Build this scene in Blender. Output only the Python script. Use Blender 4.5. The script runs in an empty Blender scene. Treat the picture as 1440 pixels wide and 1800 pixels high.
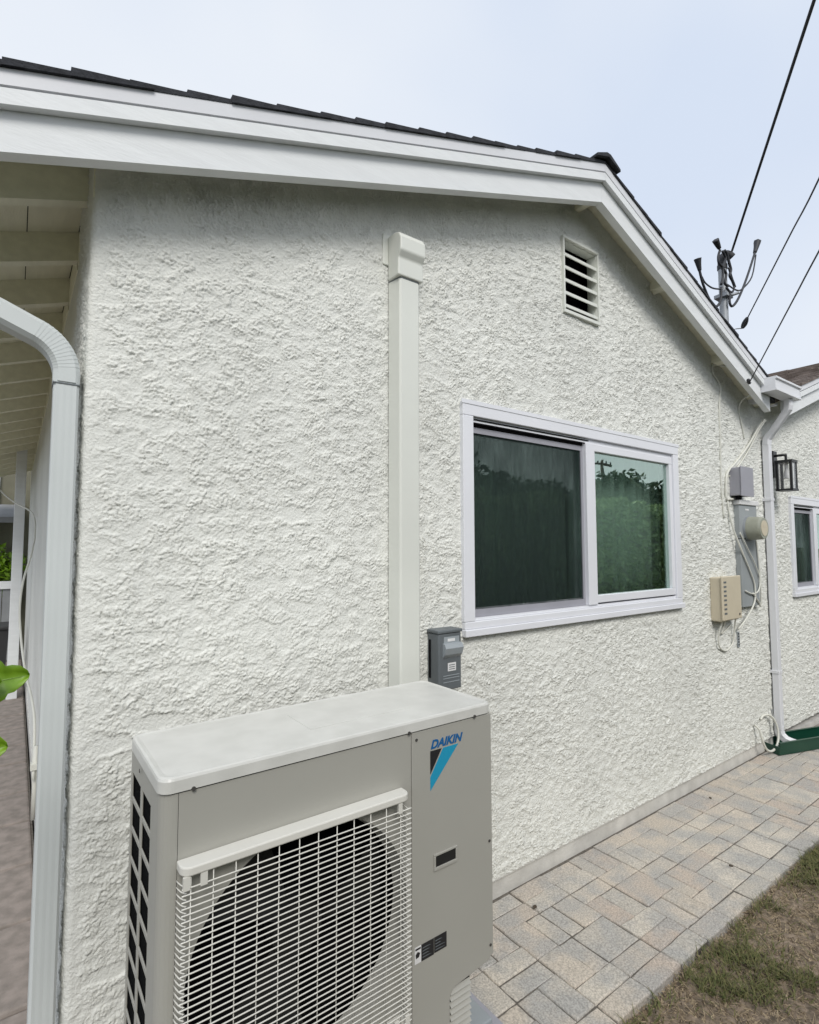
import bpy, bmesh, math, random
import numpy as np
from mathutils import Vector, Matrix
random.seed(7); rng = np.random.default_rng(7)
S = bpy.context.scene
COL = S.collection
PI = math.pi
R = math.radians

# ------------------------------------------------------------------ camera
cd = bpy.data.cameras.new('camera'); cam = bpy.data.objects.new('camera', cd); COL.objects.link(cam)
cd.sensor_fit = 'HORIZONTAL'; cd.sensor_width = 36.0; cd.lens = 943.2 / 1440 * 36
cd.clip_start = 0.02; cd.clip_end = 800
yaw, pit, rol = R(36.287), R(3.648), R(-0.124)
f_ = Vector((math.sin(yaw) * math.cos(pit), math.cos(yaw) * math.cos(pit), math.sin(pit)))
r_ = Vector((math.cos(yaw), -math.sin(yaw), 0)); u_ = r_.cross(f_)
r2 = r_ * math.cos(rol) + u_ * math.sin(rol); u2 = -r_ * math.sin(rol) + u_ * math.cos(rol)
M = Matrix((r2, u2, -f_)).transposed().to_4x4(); M.translation = Vector((-0.1445, -1.72, 1.51))
cam.matrix_world = M
S.camera = cam

# ------------------------------------------------------------------ sky, sun, exposure
SUN_EL, SUN_AZ = R(43), R(203)          # azimuth from +Y clockwise: in front of the wall, a little to the left
W = bpy.data.worlds.new('World'); S.world = W; W.use_nodes = True
nt = W.node_tree; nt.nodes.clear()
out = nt.nodes.new('ShaderNodeOutputWorld'); bg = nt.nodes.new('ShaderNodeBackground')
sky = nt.nodes.new('ShaderNodeTexSky'); sky.sky_type = 'NISHITA'; sky.sun_disc = False
sky.sun_elevation = SUN_EL; sky.sun_rotation = SUN_AZ; sky.dust_density = 4; sky.air_density = 1.2
tc = nt.nodes.new('ShaderNodeTexCoord'); nz = nt.nodes.new('ShaderNodeTexNoise')
nz.inputs['Scale'].default_value = 1.6; nz.inputs['Detail'].default_value = 3
cr = nt.nodes.new('ShaderNodeValToRGB')
cr.color_ramp.elements[0].position = .3; cr.color_ramp.elements[0].color = (7.1, 7.95, 9.4, 1)
cr.color_ramp.elements[1].position = .7; cr.color_ramp.elements[1].color = (9.2, 9.55, 10.0, 1)
mx = nt.nodes.new('ShaderNodeMix'); mx.data_type = 'RGBA'; mx.inputs[0].default_value = .9
nt.links.new(tc.outputs['Generated'], nz.inputs['Vector']); nt.links.new(nz.outputs[0], cr.inputs[0])
nt.links.new(sky.outputs[0], mx.inputs[6]); nt.links.new(cr.outputs[0], mx.inputs[7])
nt.links.new(mx.outputs[2], bg.inputs[0]); bg.inputs[1].default_value = .064
nt.links.new(bg.outputs[0], out.inputs[0])
sl = bpy.data.lights.new('sun', 'SUN'); sun = bpy.data.objects.new('sun', sl); COL.objects.link(sun)
sl.energy = 1.4; sl.angle = R(24); sl.color = (1, .965, .91)
sd = Vector((math.sin(SUN_AZ) * math.cos(SUN_EL), math.cos(SUN_AZ) * math.cos(SUN_EL), math.sin(SUN_EL)))
sun.rotation_euler = (-sd).to_track_quat('-Z', 'Y').to_euler()
V = S.view_settings; V.view_transform = 'Standard'; V.look = 'None'; V.gamma = 1; V.use_curve_mapping = False
V.exposure = 0.70
S.render.engine = 'CYCLES'
S.cycles.max_bounces = 10; S.cycles.transparent_max_bounces = 16

# ------------------------------------------------------------------ materials
def mat(name, col, rough=.6, metal=0, var=.06, vscale=6, bump=0, bscale=60, spec=.5, detail=4, stretch=None, col2=None, lo=.35, hi=.65):
    m = bpy.data.materials.new(name); m.use_nodes = True; t = m.node_tree; b = t.nodes['Principled BSDF']
    b.inputs['Roughness'].default_value = rough; b.inputs['Metallic'].default_value = metal
    b.inputs['Specular IOR Level'].default_value = spec
    c = t.nodes.new('ShaderNodeTexCoord'); vec = c.outputs['Object']
    if stretch:
        mp = t.nodes.new('ShaderNodeMapping'); mp.inputs['Scale'].default_value = stretch
        t.links.new(vec, mp.inputs[0]); vec = mp.outputs[0]
    n = t.nodes.new('ShaderNodeTexNoise'); n.inputs['Scale'].default_value = vscale; n.inputs['Detail'].default_value = detail
    t.links.new(vec, n.inputs['Vector'])
    r = t.nodes.new('ShaderNodeValToRGB')
    r.color_ramp.elements[0].position = lo; r.color_ramp.elements[1].position = hi
    c2 = col2 or tuple(min(1, x * (1 + var)) for x in col)
    c1 = col if col2 else tuple(x * (1 - var) for x in col)
    r.color_ramp.elements[0].color = (*c1, 1); r.color_ramp.elements[1].color = (*c2, 1)
    t.links.new(n.outputs[0], r.inputs[0]); t.links.new(r.outputs[0], b.inputs['Base Color'])
    if bump:
        n2 = t.nodes.new('ShaderNodeTexNoise'); n2.inputs['Scale'].default_value = bscale; n2.inputs['Detail'].default_value = 5
        t.links.new(vec, n2.inputs['Vector'])
        bp = t.nodes.new('ShaderNodeBump'); bp.inputs['Strength'].default_value = 1; bp.inputs['Distance'].default_value = bump
        t.links.new(n2.outputs[0], bp.inputs['Height']); t.links.new(bp.outputs[0], b.inputs['Normal'])
    return m

M_stucco = mat('stucco', (.725, .732, .692), .85, var=.05, vscale=1.7, bump=.0034, bscale=150, spec=.25)
M_stucco_far = mat('stucco_side', (.725, .732, .692), .85, var=.05, vscale=1.7, bump=.006, bscale=38, spec=.25)
M_foot = mat('painted_concrete', (.55, .54, .51), .8, var=.12, vscale=9, bump=.002, bscale=90)
M_trim = mat('white_trim_paint', (.74, .76, .77), .55, var=.03, vscale=5, bump=.0006, bscale=30, stretch=(1, 1, 6))
M_flash = mat('white_metal', (.68, .69, .72), .45, var=.03, vscale=3)
M_soffit = mat('soffit_paint', (.80, .785, .64), .7, var=.05, vscale=4, bump=.0008, bscale=40, stretch=(8, 1, 8))
M_gut = mat('gutter_paint', (.585, .62, .615), .45, var=.04, vscale=4, stretch=(1, 1, .4))
M_gutw = mat('white_gutter_paint', (.71, .72, .75), .4, var=.03, vscale=4)
M_shing = mat('dark_shingle', (.028, .030, .036), .95, var=.3, vscale=30, bump=.003, bscale=150)
M_shing2 = mat('brown_shingle', (.10, .078, .065), .95, vscale=9, bump=.004, bscale=120, col2=(.19, .155, .135))
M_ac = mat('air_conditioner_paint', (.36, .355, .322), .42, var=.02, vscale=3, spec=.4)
M_ac_lit = mat('air_conditioner_paint_lit_top', (.56, .56, .53), .35, vscale=14, spec=.5, col2=(.62, .62, .59), detail=8)  # same paint as the body, lightened: skylight on the top put into the colour
M_grille = mat('grille_plastic', (.66, .65, .60), .45, var=.03, vscale=4)
M_black = mat('black_interior', (.008, .008, .009), 1, var=.2, spec=.05)
M_coil = mat('dark_coil', (.006, .0065, .007), 1, var=.4, spec=.03, vscale=80, stretch=(1, .3, 6))
M_fan = mat('dark_fan_plastic', (.010, .0105, .010), .7, var=.1)
M_screw = mat('screw_steel', (.12, .115, .11), .5, metal=.6)
M_vinyl = mat('white_vinyl', (.75, .76, .80), .35, var=.02, vscale=3)
M_ivory = mat('ivory_plastic', (.69, .705, .655), .42, var=.025, vscale=3)
M_grayplas = mat('grey_box_plastic', (.125, .14, .15), .5, var=.08, vscale=5, bump=.0004, bscale=200)
M_graylite = mat('grey_lever_plastic', (.30, .33, .35), .4, var=.05)
M_sticker = mat('paper_label', (.70, .70, .70), .6, var=.05, vscale=40)
M_ink = mat('black_ink', (.018, .018, .02), .5, var=.05)
M_blue = mat('logo_blue', (.010, .11, .30), .45, var=.02)
M_cyan = mat('logo_cyan', (.016, .29, .47), .45, var=.02)
M_lamp = mat('black_lantern_metal', (.012, .012, .013), .4, var=.1)
M_jbox = mat('light_grey_box_paint', (.33, .33, .37), .5, var=.05)
M_meterbox = mat('meter_panel_paint', (.30, .325, .335), .5, var=.06, vscale=5)
M_meterglass = mat('meter_cover', (.33, .34, .28), .25, var=.12, vscale=14)
M_beige = mat('beige_box_plastic', (.56, .50, .38), .5, var=.04)
M_cable = mat('white_cable', (.66, .66, .60), .5, var=.04)
M_cableg = mat('grey_cable', (.30, .31, .31), .5, var=.04)
M_wire = mat('black_wire', (.028, .030, .036), .6, var=.1)
M_mast = mat('galvanised_mast', (.32, .34, .36), .5, metal=.3, var=.1, vscale=8)
M_green = mat('green_plastic', (.006, .050, .030), .3, var=.1, vscale=6)
M_curtain = mat('curtain_cloth', (.62, .65, .63), .9, var=.08, vscale=4, stretch=(6, 6, .4))
M_soil = mat('dry_soil', (.10, .078, .055), .95, vscale=38, bump=.010, bscale=70, col2=(.29, .225, .165), detail=10)
M_crumb = mat('soil_crumb', (.09, .065, .045), .95, vscale=120, detail=1, col2=(.36, .28, .20), lo=.35, hi=.75)
M_lawnbase = mat('far_lawn', (.05, .055, .022), .95, vscale=3, bump=.02, bscale=30, col2=(.11, .095, .05), detail=8)
M_grass = mat('grass_blade', (.06, .085, .018), .8, vscale=90, detail=1, col2=(.19, .17, .07), lo=.3, hi=.7)
M_straw = mat('dry_grass', (.48, .38, .25), .85, vscale=90, detail=1, col2=(.15, .105, .06), lo=.3, hi=.7)
M_leaf = mat('fresh_leaf', (.11, .22, .008), .45, vscale=30, col2=(.17, .30, .014))
M_vein = mat('leaf_vein', (.30, .46, .12), .5)
M_hedge = mat('hedge_leaf', (.12, .18, .06), .6, vscale=1.5, col2=(.21, .28, .11))
M_treeleaf = mat('tree_leaf', (.022, .038, .012), .7, vscale=.9, col2=(.045, .065, .02))
M_bark = mat('bark', (.09, .07, .05), .95, var=.3, vscale=12, bump=.01, bscale=30)
M_slab = mat('side_path_stone', (.20, .175, .155), .9, vscale=16, bump=.004, bscale=25, col2=(.29, .25, .225), detail=8)
M_joint = mat('joint_sand', (.125, .112, .095), .95, var=.3, vscale=60, bump=.003, bscale=120)
M_fence = mat('grey_fence_paint', (.25, .26, .27), .8, var=.1, vscale=6)
M_shedwall = mat('olive_wall_paint', (.17, .165, .12), .9, var=.08)
M_pot = mat('dark_bin_plastic', (.03, .03, .032), .6)
M_woodpole = mat('pole_wood', (.10, .085, .07), .95, var=.2, stretch=(6, 6, .5))

def glassmat(name, tint, ior, refl=(.84, .97, .90)):
    m = bpy.data.materials.new(name); m.use_nodes = True; t = m.node_tree; t.nodes.clear()
    o = t.nodes.new('ShaderNodeOutputMaterial'); mi = t.nodes.new('ShaderNodeMixShader')
    tr = t.nodes.new('ShaderNodeBsdfTransparent'); tr.inputs[0].default_value = (*tint, 1)
    gl = t.nodes.new('ShaderNodeBsdfGlossy'); gl.inputs['Roughness'].default_value = 0.0; gl.inputs[0].default_value = (*refl, 1)
    lw = t.nodes.new('ShaderNodeLayerWeight'); pw = t.nodes.new('ShaderNodeMath'); pw.operation = 'POWER'; pw.inputs[1].default_value = 5
    t.links.new(lw.outputs['Facing'], pw.inputs[0]); fr = t.nodes.new('ShaderNodeMapRange'); fr.inputs[3].default_value = ior; fr.inputs[4].default_value = 1
    t.links.new(pw.outputs[0], fr.inputs[0])
    tcn = t.nodes.new('ShaderNodeTexCoord'); n = t.nodes.new('ShaderNodeTexNoise'); n.inputs['Scale'].default_value = 2.2
    bp = t.nodes.new('ShaderNodeBump'); bp.inputs['Distance'].default_value = .0016
    t.links.new(tcn.outputs['Object'], n.inputs['Vector']); t.links.new(n.outputs[0], bp.inputs['Height']); t.links.new(bp.outputs[0], gl.inputs['Normal'])
    t.links.new(fr.outputs[0], mi.inputs[0]); t.links.new(tr.outputs[0], mi.inputs[1]); t.links.new(gl.outputs[0], mi.inputs[2]); t.links.new(mi.outputs[0], o.inputs[0])
    return m
M_glass = glassmat('window_glass', (.85, .93, .895), .32)
M_lampglass = glassmat('lantern_glass', (.97, .97, .97), .04, (1, 1, 1))
def screenmat():
    m = bpy.data.materials.new('insect_screen_mesh'); m.use_nodes = True; t = m.node_tree; t.nodes.clear()
    o = t.nodes.new('ShaderNodeOutputMaterial'); mi = t.nodes.new('ShaderNodeMixShader')
    tr = t.nodes.new('ShaderNodeBsdfTransparent'); di = t.nodes.new('ShaderNodeBsdfDiffuse'); di.inputs[0].default_value = (.028, .040, .038, 1)
    tcn = t.nodes.new('ShaderNodeTexCoord'); mp = t.nodes.new('ShaderNodeMapping'); mp.inputs['Scale'].default_value = (9, 9, 2.2)
    n = t.nodes.new('ShaderNodeTexNoise'); n.inputs['Scale'].default_value = 1.6; n.inputs['Detail'].default_value = 2; n.inputs['Distortion'].default_value = 1.2
    mr = t.nodes.new('ShaderNodeMapRange'); mr.inputs[1].default_value = .3; mr.inputs[2].default_value = .7; mr.inputs[3].default_value = .30; mr.inputs[4].default_value = .52
    t.links.new(tcn.outputs['Object'], mp.inputs[0]); t.links.new(mp.outputs[0], n.inputs['Vector']); t.links.new(n.outputs[0], mr.inputs[0]); t.links.new(mr.outputs[0], mi.inputs[0])
    t.links.new(tr.outputs[0], mi.inputs[1]); t.links.new(di.outputs[0], mi.inputs[2]); t.links.new(mi.outputs[0], o.inputs[0])
    return m
M_screen = screenmat()

def pavermat():
    m = mat('paver_concrete', (.3, .27, .22), .9, bump=.0035, bscale=110)
    t = m.node_tree; b = t.nodes['Principled BSDF']
    c = t.nodes.new('ShaderNodeTexCoord')
    oi = t.nodes.new('ShaderNodeObjectInfo')
    r = t.nodes.new('ShaderNodeValToRGB'); cs = [(.49, .435, .365), (.54, .48, .405), (.47, .435, .38), (.48, .405, .34), (.57, .52, .445), (.44, .41, .365)]
    while len(r.color_ramp.elements) < len(cs): r.color_ramp.elements.new(.5)
    for i, e in enumerate(r.color_ramp.elements): e.position = i / (len(cs) - 1); e.color = (*cs[i], 1)
    t.links.new(oi.outputs['Random'], r.inputs[0])
    n = t.nodes.new('ShaderNodeTexNoise'); n.inputs['Scale'].default_value = 7; n.inputs['Detail'].default_value = 6
    geo = t.nodes.new('ShaderNodeNewGeometry'); t.links.new(geo.outputs['Position'], n.inputs['Vector'])
    r2_ = t.nodes.new('ShaderNodeValToRGB'); r2_.color_ramp.elements[0].position = .42; r2_.color_ramp.elements[1].position = .60
    r2_.color_ramp.elements[0].color = (0, 0, 0, 1); r2_.color_ramp.elements[1].color = (1, 1, 1, 1)
    t.links.new(n.outputs[0], r2_.inputs[0])
    m1 = t.nodes.new('ShaderNodeMix'); m1.data_type = 'RGBA'; m1.inputs[7].default_value = (.37, .365, .35, 1)
    ml = t.nodes.new('ShaderNodeMath'); ml.operation = 'MULTIPLY'; ml.inputs[1].default_value = .75
    t.links.new(r2_.outputs[0], ml.inputs[0]); t.links.new(ml.outputs[0], m1.inputs[0]); t.links.new(r.outputs[0], m1.inputs[6])
    n3 = t.nodes.new('ShaderNodeTexNoise'); n3.inputs['Scale'].default_value = 160; n3.inputs['Detail'].default_value = 3
    t.links.new(geo.outputs['Position'], n3.inputs['Vector'])
    r3 = t.nodes.new('ShaderNodeValToRGB'); r3.color_ramp.elements[0].position = .35; r3.color_ramp.elements[1].position = .65
    r3.color_ramp.elements[0].color = (.74, .74, .74, 1); r3.color_ramp.elements[1].color = (1.2, 1.2, 1.2, 1)
    t.links.new(n3.outputs[0], r3.inputs[0])
    m2 = t.nodes.new('ShaderNodeMix'); m2.data_type = 'RGBA'; m2.blend_type = 'MULTIPLY'; m2.inputs[0].default_value = 1
    t.links.new(m1.outputs[2], m2.inputs[6]); t.links.new(r3.outputs[0], m2.inputs[7]); t.links.new(m2.outputs[2], b.inputs['Base Color'])
    return m
M_paver = pavermat()

# ------------------------------------------------------------------ helpers
class MB:
    def __init__(s): s.v = []; s.f = []; s.sm = []
    def add(s, v, f, smooth=False):
        o = len(s.v); s.v += [tuple(p) for p in v]; s.f += [tuple(i + o for i in q) for q in f]; s.sm += [smooth] * len(f); return s
    def box(s, x0, x1, y0, y1, z0, z1, bev=0, seg=2):
        x0, x1 = min(x0, x1), max(x0, x1); y0, y1 = min(y0, y1), max(y0, y1); z0, z1 = min(z0, z1), max(z0, z1)
        if bev <= 0:
            v = [(x, y, z) for z in (z0, z1) for y in (y0, y1) for x in (x0, x1)]
            return s.add(v, [(0, 2, 3, 1), (4, 5, 7, 6), (0, 1, 5, 4), (2, 6, 7, 3), (0, 4, 6, 2), (1, 3, 7, 5)])
        b = bmesh.new(); bmesh.ops.create_cube(b, size=1)
        for q in b.verts: q.co = Vector(((x0 + x1) / 2 + q.co.x * (x1 - x0), (y0 + y1) / 2 + q.co.y * (y1 - y0), (z0 + z1) / 2 + q.co.z * (z1 - z0)))
        bmesh.ops.bevel(b, geom=b.edges[:] + b.verts[:], offset=min(bev, .45 * min(x1 - x0, y1 - y0, z1 - z0)), segments=seg, affect='EDGES', profile=.5)
        b.verts.index_update(); s.add([q.co[:] for q in b.verts], [[q.index for q in f.verts] for f in b.faces]); b.free(); return s
    def prism(s, poly, axis, a, b):
        """poly: 2-D outline; axis 1: (x,z) extruded in y from a to b; 2: (x,y) in z; 0: (y,z) in x"""
        def P(p, t): return {0: (t, p[0], p[1]), 1: (p[0], t, p[1]), 2: (p[0], p[1], t)}[axis]
        n = len(poly); v = [P(p, a) for p in poly] + [P(p, b) for p in poly]
        return s.add(v, [tuple(range(n)), tuple(range(2 * n - 1, n - 1, -1))] + [(i, i + n, (i + 1) % n + n, (i + 1) % n) for i in range(n)])
    def tube(s, pts, r, n=8, smooth=3, cap=True, flat=None):
        P = [Vector(p) for p in pts]
        if smooth and len(P) > 2:
            Q = []
            for i in range(len(P) - 1):
                a, b, c, d = P[max(i - 1, 0)], P[i], P[i + 1], P[min(i + 2, len(P) - 1)]
                for k in range(smooth):
                    t = k / smooth
                    Q.append(.5 * (2 * b + (c - a) * t + (2 * a - 5 * b + 4 * c - d) * t * t + (3 * b - a - 3 * c + d) * t ** 3))
            P = Q + [P[-1]]
        up = Vector((0, 0, 1)); vs = []; fs = []; last = None
        for i, p in enumerate(P):
            t = (P[min(i + 1, len(P) - 1)] - P[max(i - 1, 0)]).normalized()
            if last is None:
                a = t.cross(up if abs(t.z) < .9 else Vector((1, 0, 0))).normalized()
            else:
                a = (last - t * last.dot(t)).normalized()
            last = a; b = t.cross(a)
            rr = r(i / (len(P) - 1)) if callable(r) else r
            for k in range(n):
                an = 2 * PI * k / n; vs.append(p + a * math.cos(an) * rr + b * math.sin(an) * rr)
        for i in range(len(P) - 1):
            for k in range(n): fs.append((i * n + k, i * n + (k + 1) % n, (i + 1) * n + (k + 1) % n, (i + 1) * n + k))
        if cap: fs += [tuple(range(n - 1, -1, -1)), tuple(range((len(P) - 1) * n, len(P) * n))]
        return s.add(vs, fs, True)
    def rect_sweep(s, pts, w, d, side):
        """rectangular pipe along pts; side = constant direction of its depth (d), w lies across it"""
        sd_ = Vector(side).normalized(); P = [Vector(p) for p in pts]; vs = []; fs = []
        for i, p in enumerate(P):
            t = (P[min(i + 1, len(P) - 1)] - P[max(i - 1, 0)]).normalized(); a = t.cross(sd_).normalized()
            c = .18 * min(w, d)
            for (u, v) in ((-w / 2 + c, -d / 2), (w / 2 - c, -d / 2), (w / 2, -d / 2 + c), (w / 2, d / 2 - c), (w / 2 - c, d / 2), (-w / 2 + c, d / 2), (-w / 2, d / 2 - c), (-w / 2, -d / 2 + c)):
                vs.append(p + a * u + sd_ * v)
        n = 8
        for i in range(len(P) - 1):
            for k in range(n): fs.append((i * n + k, i * n + (k + 1) % n, (i + 1) * n + (k + 1) % n, (i + 1) * n + k))
        return s.add(vs, fs + [tuple(range(n - 1, -1, -1)), tuple(range((len(P) - 1) * n, len(P) * n))])
    def cyl(s, c, r, a, b, axis=1, n=32, r2=None):
        r2 = r if r2 is None else r2; vs = []
        for t, rr in ((a, r), (b, r2)):
            for k in range(n):
                an = 2 * PI * k / n; u, v = c[0] + rr * math.cos(an), c[1] + rr * math.sin(an)
                vs.append({0: (t, u, v), 1: (u, t, v), 2: (u, v, t)}[axis])
        s.add(vs, [(k, (k + 1) % n, (k + 1) % n + n, k + n) for k in range(n)], True)
        return s.add(vs, [tuple(range(n - 1, -1, -1)), tuple(range(n, 2 * n))])
    def build(s, name, m, parent=None, off=None):
        me = bpy.data.meshes.new(name); me.from_pydata(s.v, [], s.f); me.update()
        me.polygons.foreach_set('use_smooth', s.sm); me.materials.append(m)
        b = bmesh.new(); b.from_mesh(me); bmesh.ops.recalc_face_normals(b, faces=b.faces[:]); b.to_mesh(me); b.free()
        o = bpy.data.objects.new(name, me); COL.objects.link(o)
        if parent: o.parent = parent
        if off: o.location = off
        return o

def tag(o, label=None, cat=None, group=None, kind=None):
    for k, v in (('label', label), ('category', cat), ('group', group), ('kind', kind)):
        if v: o[k] = v
    return o
def thing(name, label, cat, group=None):
    o = bpy.data.objects.new(name, None); COL.objects.link(o); o.empty_display_size = .1
    return tag(o, label, cat, group)
def np_mesh(name, v, quads, m, parent=None, smooth=True):
    me = bpy.data.meshes.new(name); v = np.asarray(v, np.float32); q = np.asarray(quads, np.int32)
    k = q.shape[1]
    me.vertices.add(len(v)); me.vertices.foreach_set('co', v.ravel())
    me.loops.add(q.size); me.loops.foreach_set('vertex_index', q.ravel())
    me.polygons.add(len(q)); me.polygons.foreach_set('loop_start', np.arange(len(q), dtype=np.int32) * k)
    me.update(calc_edges=True)
    me.polygons.foreach_set('use_smooth', np.full(len(q), smooth)); me.materials.append(m); me.update()
    o = bpy.data.objects.new(name, me); COL.objects.link(o)
    if parent: o.parent = parent
    return o
def rrect(x0, x1, y0, y1, r, seg=6):
    P = []
    for cx, cy, a0 in ((x1 - r, y1 - r, 0), (x0 + r, y1 - r, 90), (x0 + r, y0 + r, 180), (x1 - r, y0 + r, 270)):
        for k in range(seg + 1):
            a = R(a0 + 90 * k / seg); P.append((cx + r * math.cos(a), cy + r * math.sin(a)))
    return P

def perlin(x, y, seed):
    g = np.random.default_rng(seed); perm = g.permutation(256); ang = g.random(256) * 2 * PI
    gx, gy = np.cos(ang), np.sin(ang)
    xi = np.floor(x).astype(int); yi = np.floor(y).astype(int); xf = x - xi; yf = y - yi
    def h(i, j): return perm[(perm[i & 255] + j) & 255]
    def gr(i, j, dx, dy): k = h(i, j); return gx[k] * dx + gy[k] * dy
    u = xf ** 3 * (xf * (xf * 6 - 15) + 10); v = yf ** 3 * (yf * (yf * 6 - 15) + 10)
    n00 = gr(xi, yi, xf, yf); n10 = gr(xi + 1, yi, xf - 1, yf); n01 = gr(xi, yi + 1, xf, yf - 1); n11 = gr(xi + 1, yi + 1, xf - 1, yf - 1)
    return ((n00 * (1 - u) + n10 * u) * (1 - v) + (n01 * (1 - u) + n11 * u) * v) * 1.45
def sstep(a, b, x):
    t = np.clip((x - a) / (b - a), 0, 1); return t * t * (3 - 2 * t)

def stucco_height(x, z):
    """relief of the hand-thrown stucco: overlapping splats with sharp lower lips, smoother trowelled patches between"""
    tilt = np.clip((z - 2.0) / .7, 0, 1) * .8 + .45 * perlin(x * 1.7, z * 1.7, 20) + .3 * perlin(x * 5, z * 5, 21)
    rough = .45 + .55 * sstep(-.45, .20, perlin(x * 4.2, z * 4.2, 10) + .5 * perlin(x * 10, z * 10, 11))
    down = z * np.cos(tilt) + x * np.sin(tilt)
    def lips(sp, k, seed, loop):          # overlapping splats: each swells downwards and ends in a sharp lower lip
        p = down / sp + loop * (1.5 * perlin(x * k, z * k, seed) + .8 * perlin(x * k * 2.3, z * k * 2.3, seed + 1) + .4 * perlin(x * k * 5, z * k * 5, seed + 2))
        f = p - np.floor(p)
        return np.where(f < .10, f / .10, 1 - (f - .10) / .90)
    m1 = .12 + .88 * sstep(-.12, .18, perlin(x * 15, z * 19, 5)); m2 = .15 + .85 * sstep(-.30, .05, perlin(x * 28, z * 34, 6))
    far = 1 + .22 * np.clip(x, 0, 3.5)
    h = .0050 * m1 * lips(.034, 20, 30, 1.05) + (.0010 + .0034 * rough) * m2 * far * lips(.0195, 36, 40, 1.05)
    h += (.0004 + .0013 * rough) * far * lips(.0118, 70, 50, 1.1) + .0008 * perlin(x * 160, z * 160, 9) + .002
    for cx, cz, rx, rz in ((.20, 1.005, .07, .022), (.085, .965, .058, .026), (.17, .50, .05, .02), (.10, .36, .06, .02), (.62, 1.62, .05, .03)):
        d = ((x - cx) / rx) ** 2 + ((z - cz) / rz) ** 2 + .5 * perlin(x * 40, z * 40, 13)
        h = h * sstep(.75, 1.2, d) + .0028 * (1 - sstep(.8, 1.05, d))
    return h

# ================================================================== HOUSE
RX, RZ = 2.24, 3.285                      # bottom of the barge boards at the ridge
def zb(x): return RZ - .341 * (RX - x) if x < RX else RZ - .389 * (x - RX)
VX = 4.42                                  # valley between the two gables
R2X = 6.97
def zb2(x): return zb(VX) + .345 * (x - VX) if x < R2X else zb(VX) + .345 * (2 * R2X - x - VX)
zV = zb(VX)
house = thing('house', 'white stucco house with a low gable, white trim and a dark shingled roof', 'house')

# front wall: one dense sheet of stucco that wraps round the left corner
xs = np.concatenate([np.arange(-.33, 1.6, .0033), np.arange(1.6, 3.2, .0046), np.arange(3.2, 5.9, .0082)])
zs = np.concatenate([np.arange(.082, 3.44, .0034)])
Xg, Zg = np.meshgrid(xs, zs)
H = stucco_height(Xg, Zg)
rc = .016
arc = rc * PI / 2
s_ = Xg - rc                               # s_>0 flat front; -arc<s_<0 corner; below: side wall
th = np.clip(-s_ / arc, 0, 1) * PI / 2
side = np.clip(-s_ - arc, 0, None)
H = H * (.35 + .65 * sstep(0, .06, np.abs(s_ + arc / 2)))
nx, ny = -np.sin(th), -np.cos(th)
px = np.where(s_ >= 0, Xg, rc - rc * np.sin(th)) + nx * H
py = np.where(s_ >= 0, 0, rc - rc * np.cos(th)) + side + ny * H
zt = np.where(px < RX, RZ - .341 * (RX - px), np.maximum(RZ - .389 * (px - RX), zV + .345 * (px - VX))) + .143
verts = np.stack([px, py, np.minimum(Zg, zt)], -1).reshape(-1, 3)
nxn, nzn = len(xs), len(zs)
idx = np.arange(nxn * nzn).reshape(nzn, nxn)
q = np.stack([idx[:-1, :-1], idx[:-1, 1:], idx[1:, 1:], idx[1:, :-1]], -1)
cx = .25 * (Xg[:-1, :-1] + Xg[1:, 1:]) * 2; cz = .25 * (Zg[:-1, :-1] + Zg[1:, 1:]) * 2
keep = (Zg[:-1, :-1] < zt[:-1, :-1])
keep &= ~((cx > 1.405) & (cx < 3.175) & (cz > 1.155) & (cz < 2.115))
keep &= ~((cx > 2.115) & (cx < 2.395) & (cz > 2.735) & (cz < 3.115))
keep &= ~((cx > 5.03) & (cz > 1.11) & (cz < 1.895))
qq = q[keep]
used, inv = np.unique(qq, return_inverse=True)
np_mesh('wall', verts[used], inv.reshape(-1, 4), M_stucco, house)

# the rest of the shell
b = MB(); b.box(.004, .16, .314, 7.5, .0, 2.66); b.build('side_wall', M_stucco_far, house)
b = MB(); b.box(5.895, 9.6, .002, .15, 0, 1.10); b.box(5.895, 9.6, .002, .15, 1.90, 2.9); b.box(6.35, 9.6, .002, .15, 1.10, 1.90)
b.box(9.45, 9.6, .152, 7.5, 0, 2.6); b.box(.162, 9.448, 7.35, 7.5, 0, 3.4); b.build('rear_wall', M_stucco_far, house)
b = MB(); b.box(-.001, 4.55, .006, .2, -.2, .074); b.box(4.552, 9.6, -.004, .2, -.2, .03); b.box(-.003, .2, .202, 7.4, -.2, .07); b.build('foundation', M_foot, house)
b = MB(); b.prism([(.0, .0745), (4.50, .0745), (4.50, .0815), (.0, .0815)], 1, -.004, .02); b.build('weep_screed', M_foot, house)

YF = -.16                                  # front face of the barge boards
def strip(mb, x0, x1, lo, hi, y0, y1, z=zb):
    mb.prism([(x0, z(x0) + lo), (x1, z(x1) + lo), (x1, z(x1) + hi), (x0, z(x0) + hi)], 1, y0, y1)
XL = -.62
for x0, x1, z in ((XL, RX - .0005, zb), (RX + .0005, 4.285, zb), (4.60, R2X - .0005, zb2), (R2X + .0005, 9.9, zb2)):
    b = MB(); strip(b, x0, x1, 0, .128, YF, -.120, z); b.build('barge_board', M_trim, house)
    b = MB(); strip(b, x0, x1 - (.1 if x1 == 4.285 else 0), .104, .1445, YF - .024, YF - .0015, z); b.build('trim_board', M_trim, house)
    b = MB(); strip(b, x0, x1 - (.1 if x1 == 4.285 else 0), .1515, .193, YF - .024, YF - .012, z); strip(b, x0, x1 - (.1 if x1 == 4.285 else 0), .153, .190, YF - .0115, YF + .03, z); b.build('drip_flashing', M_flash, house)
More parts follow.
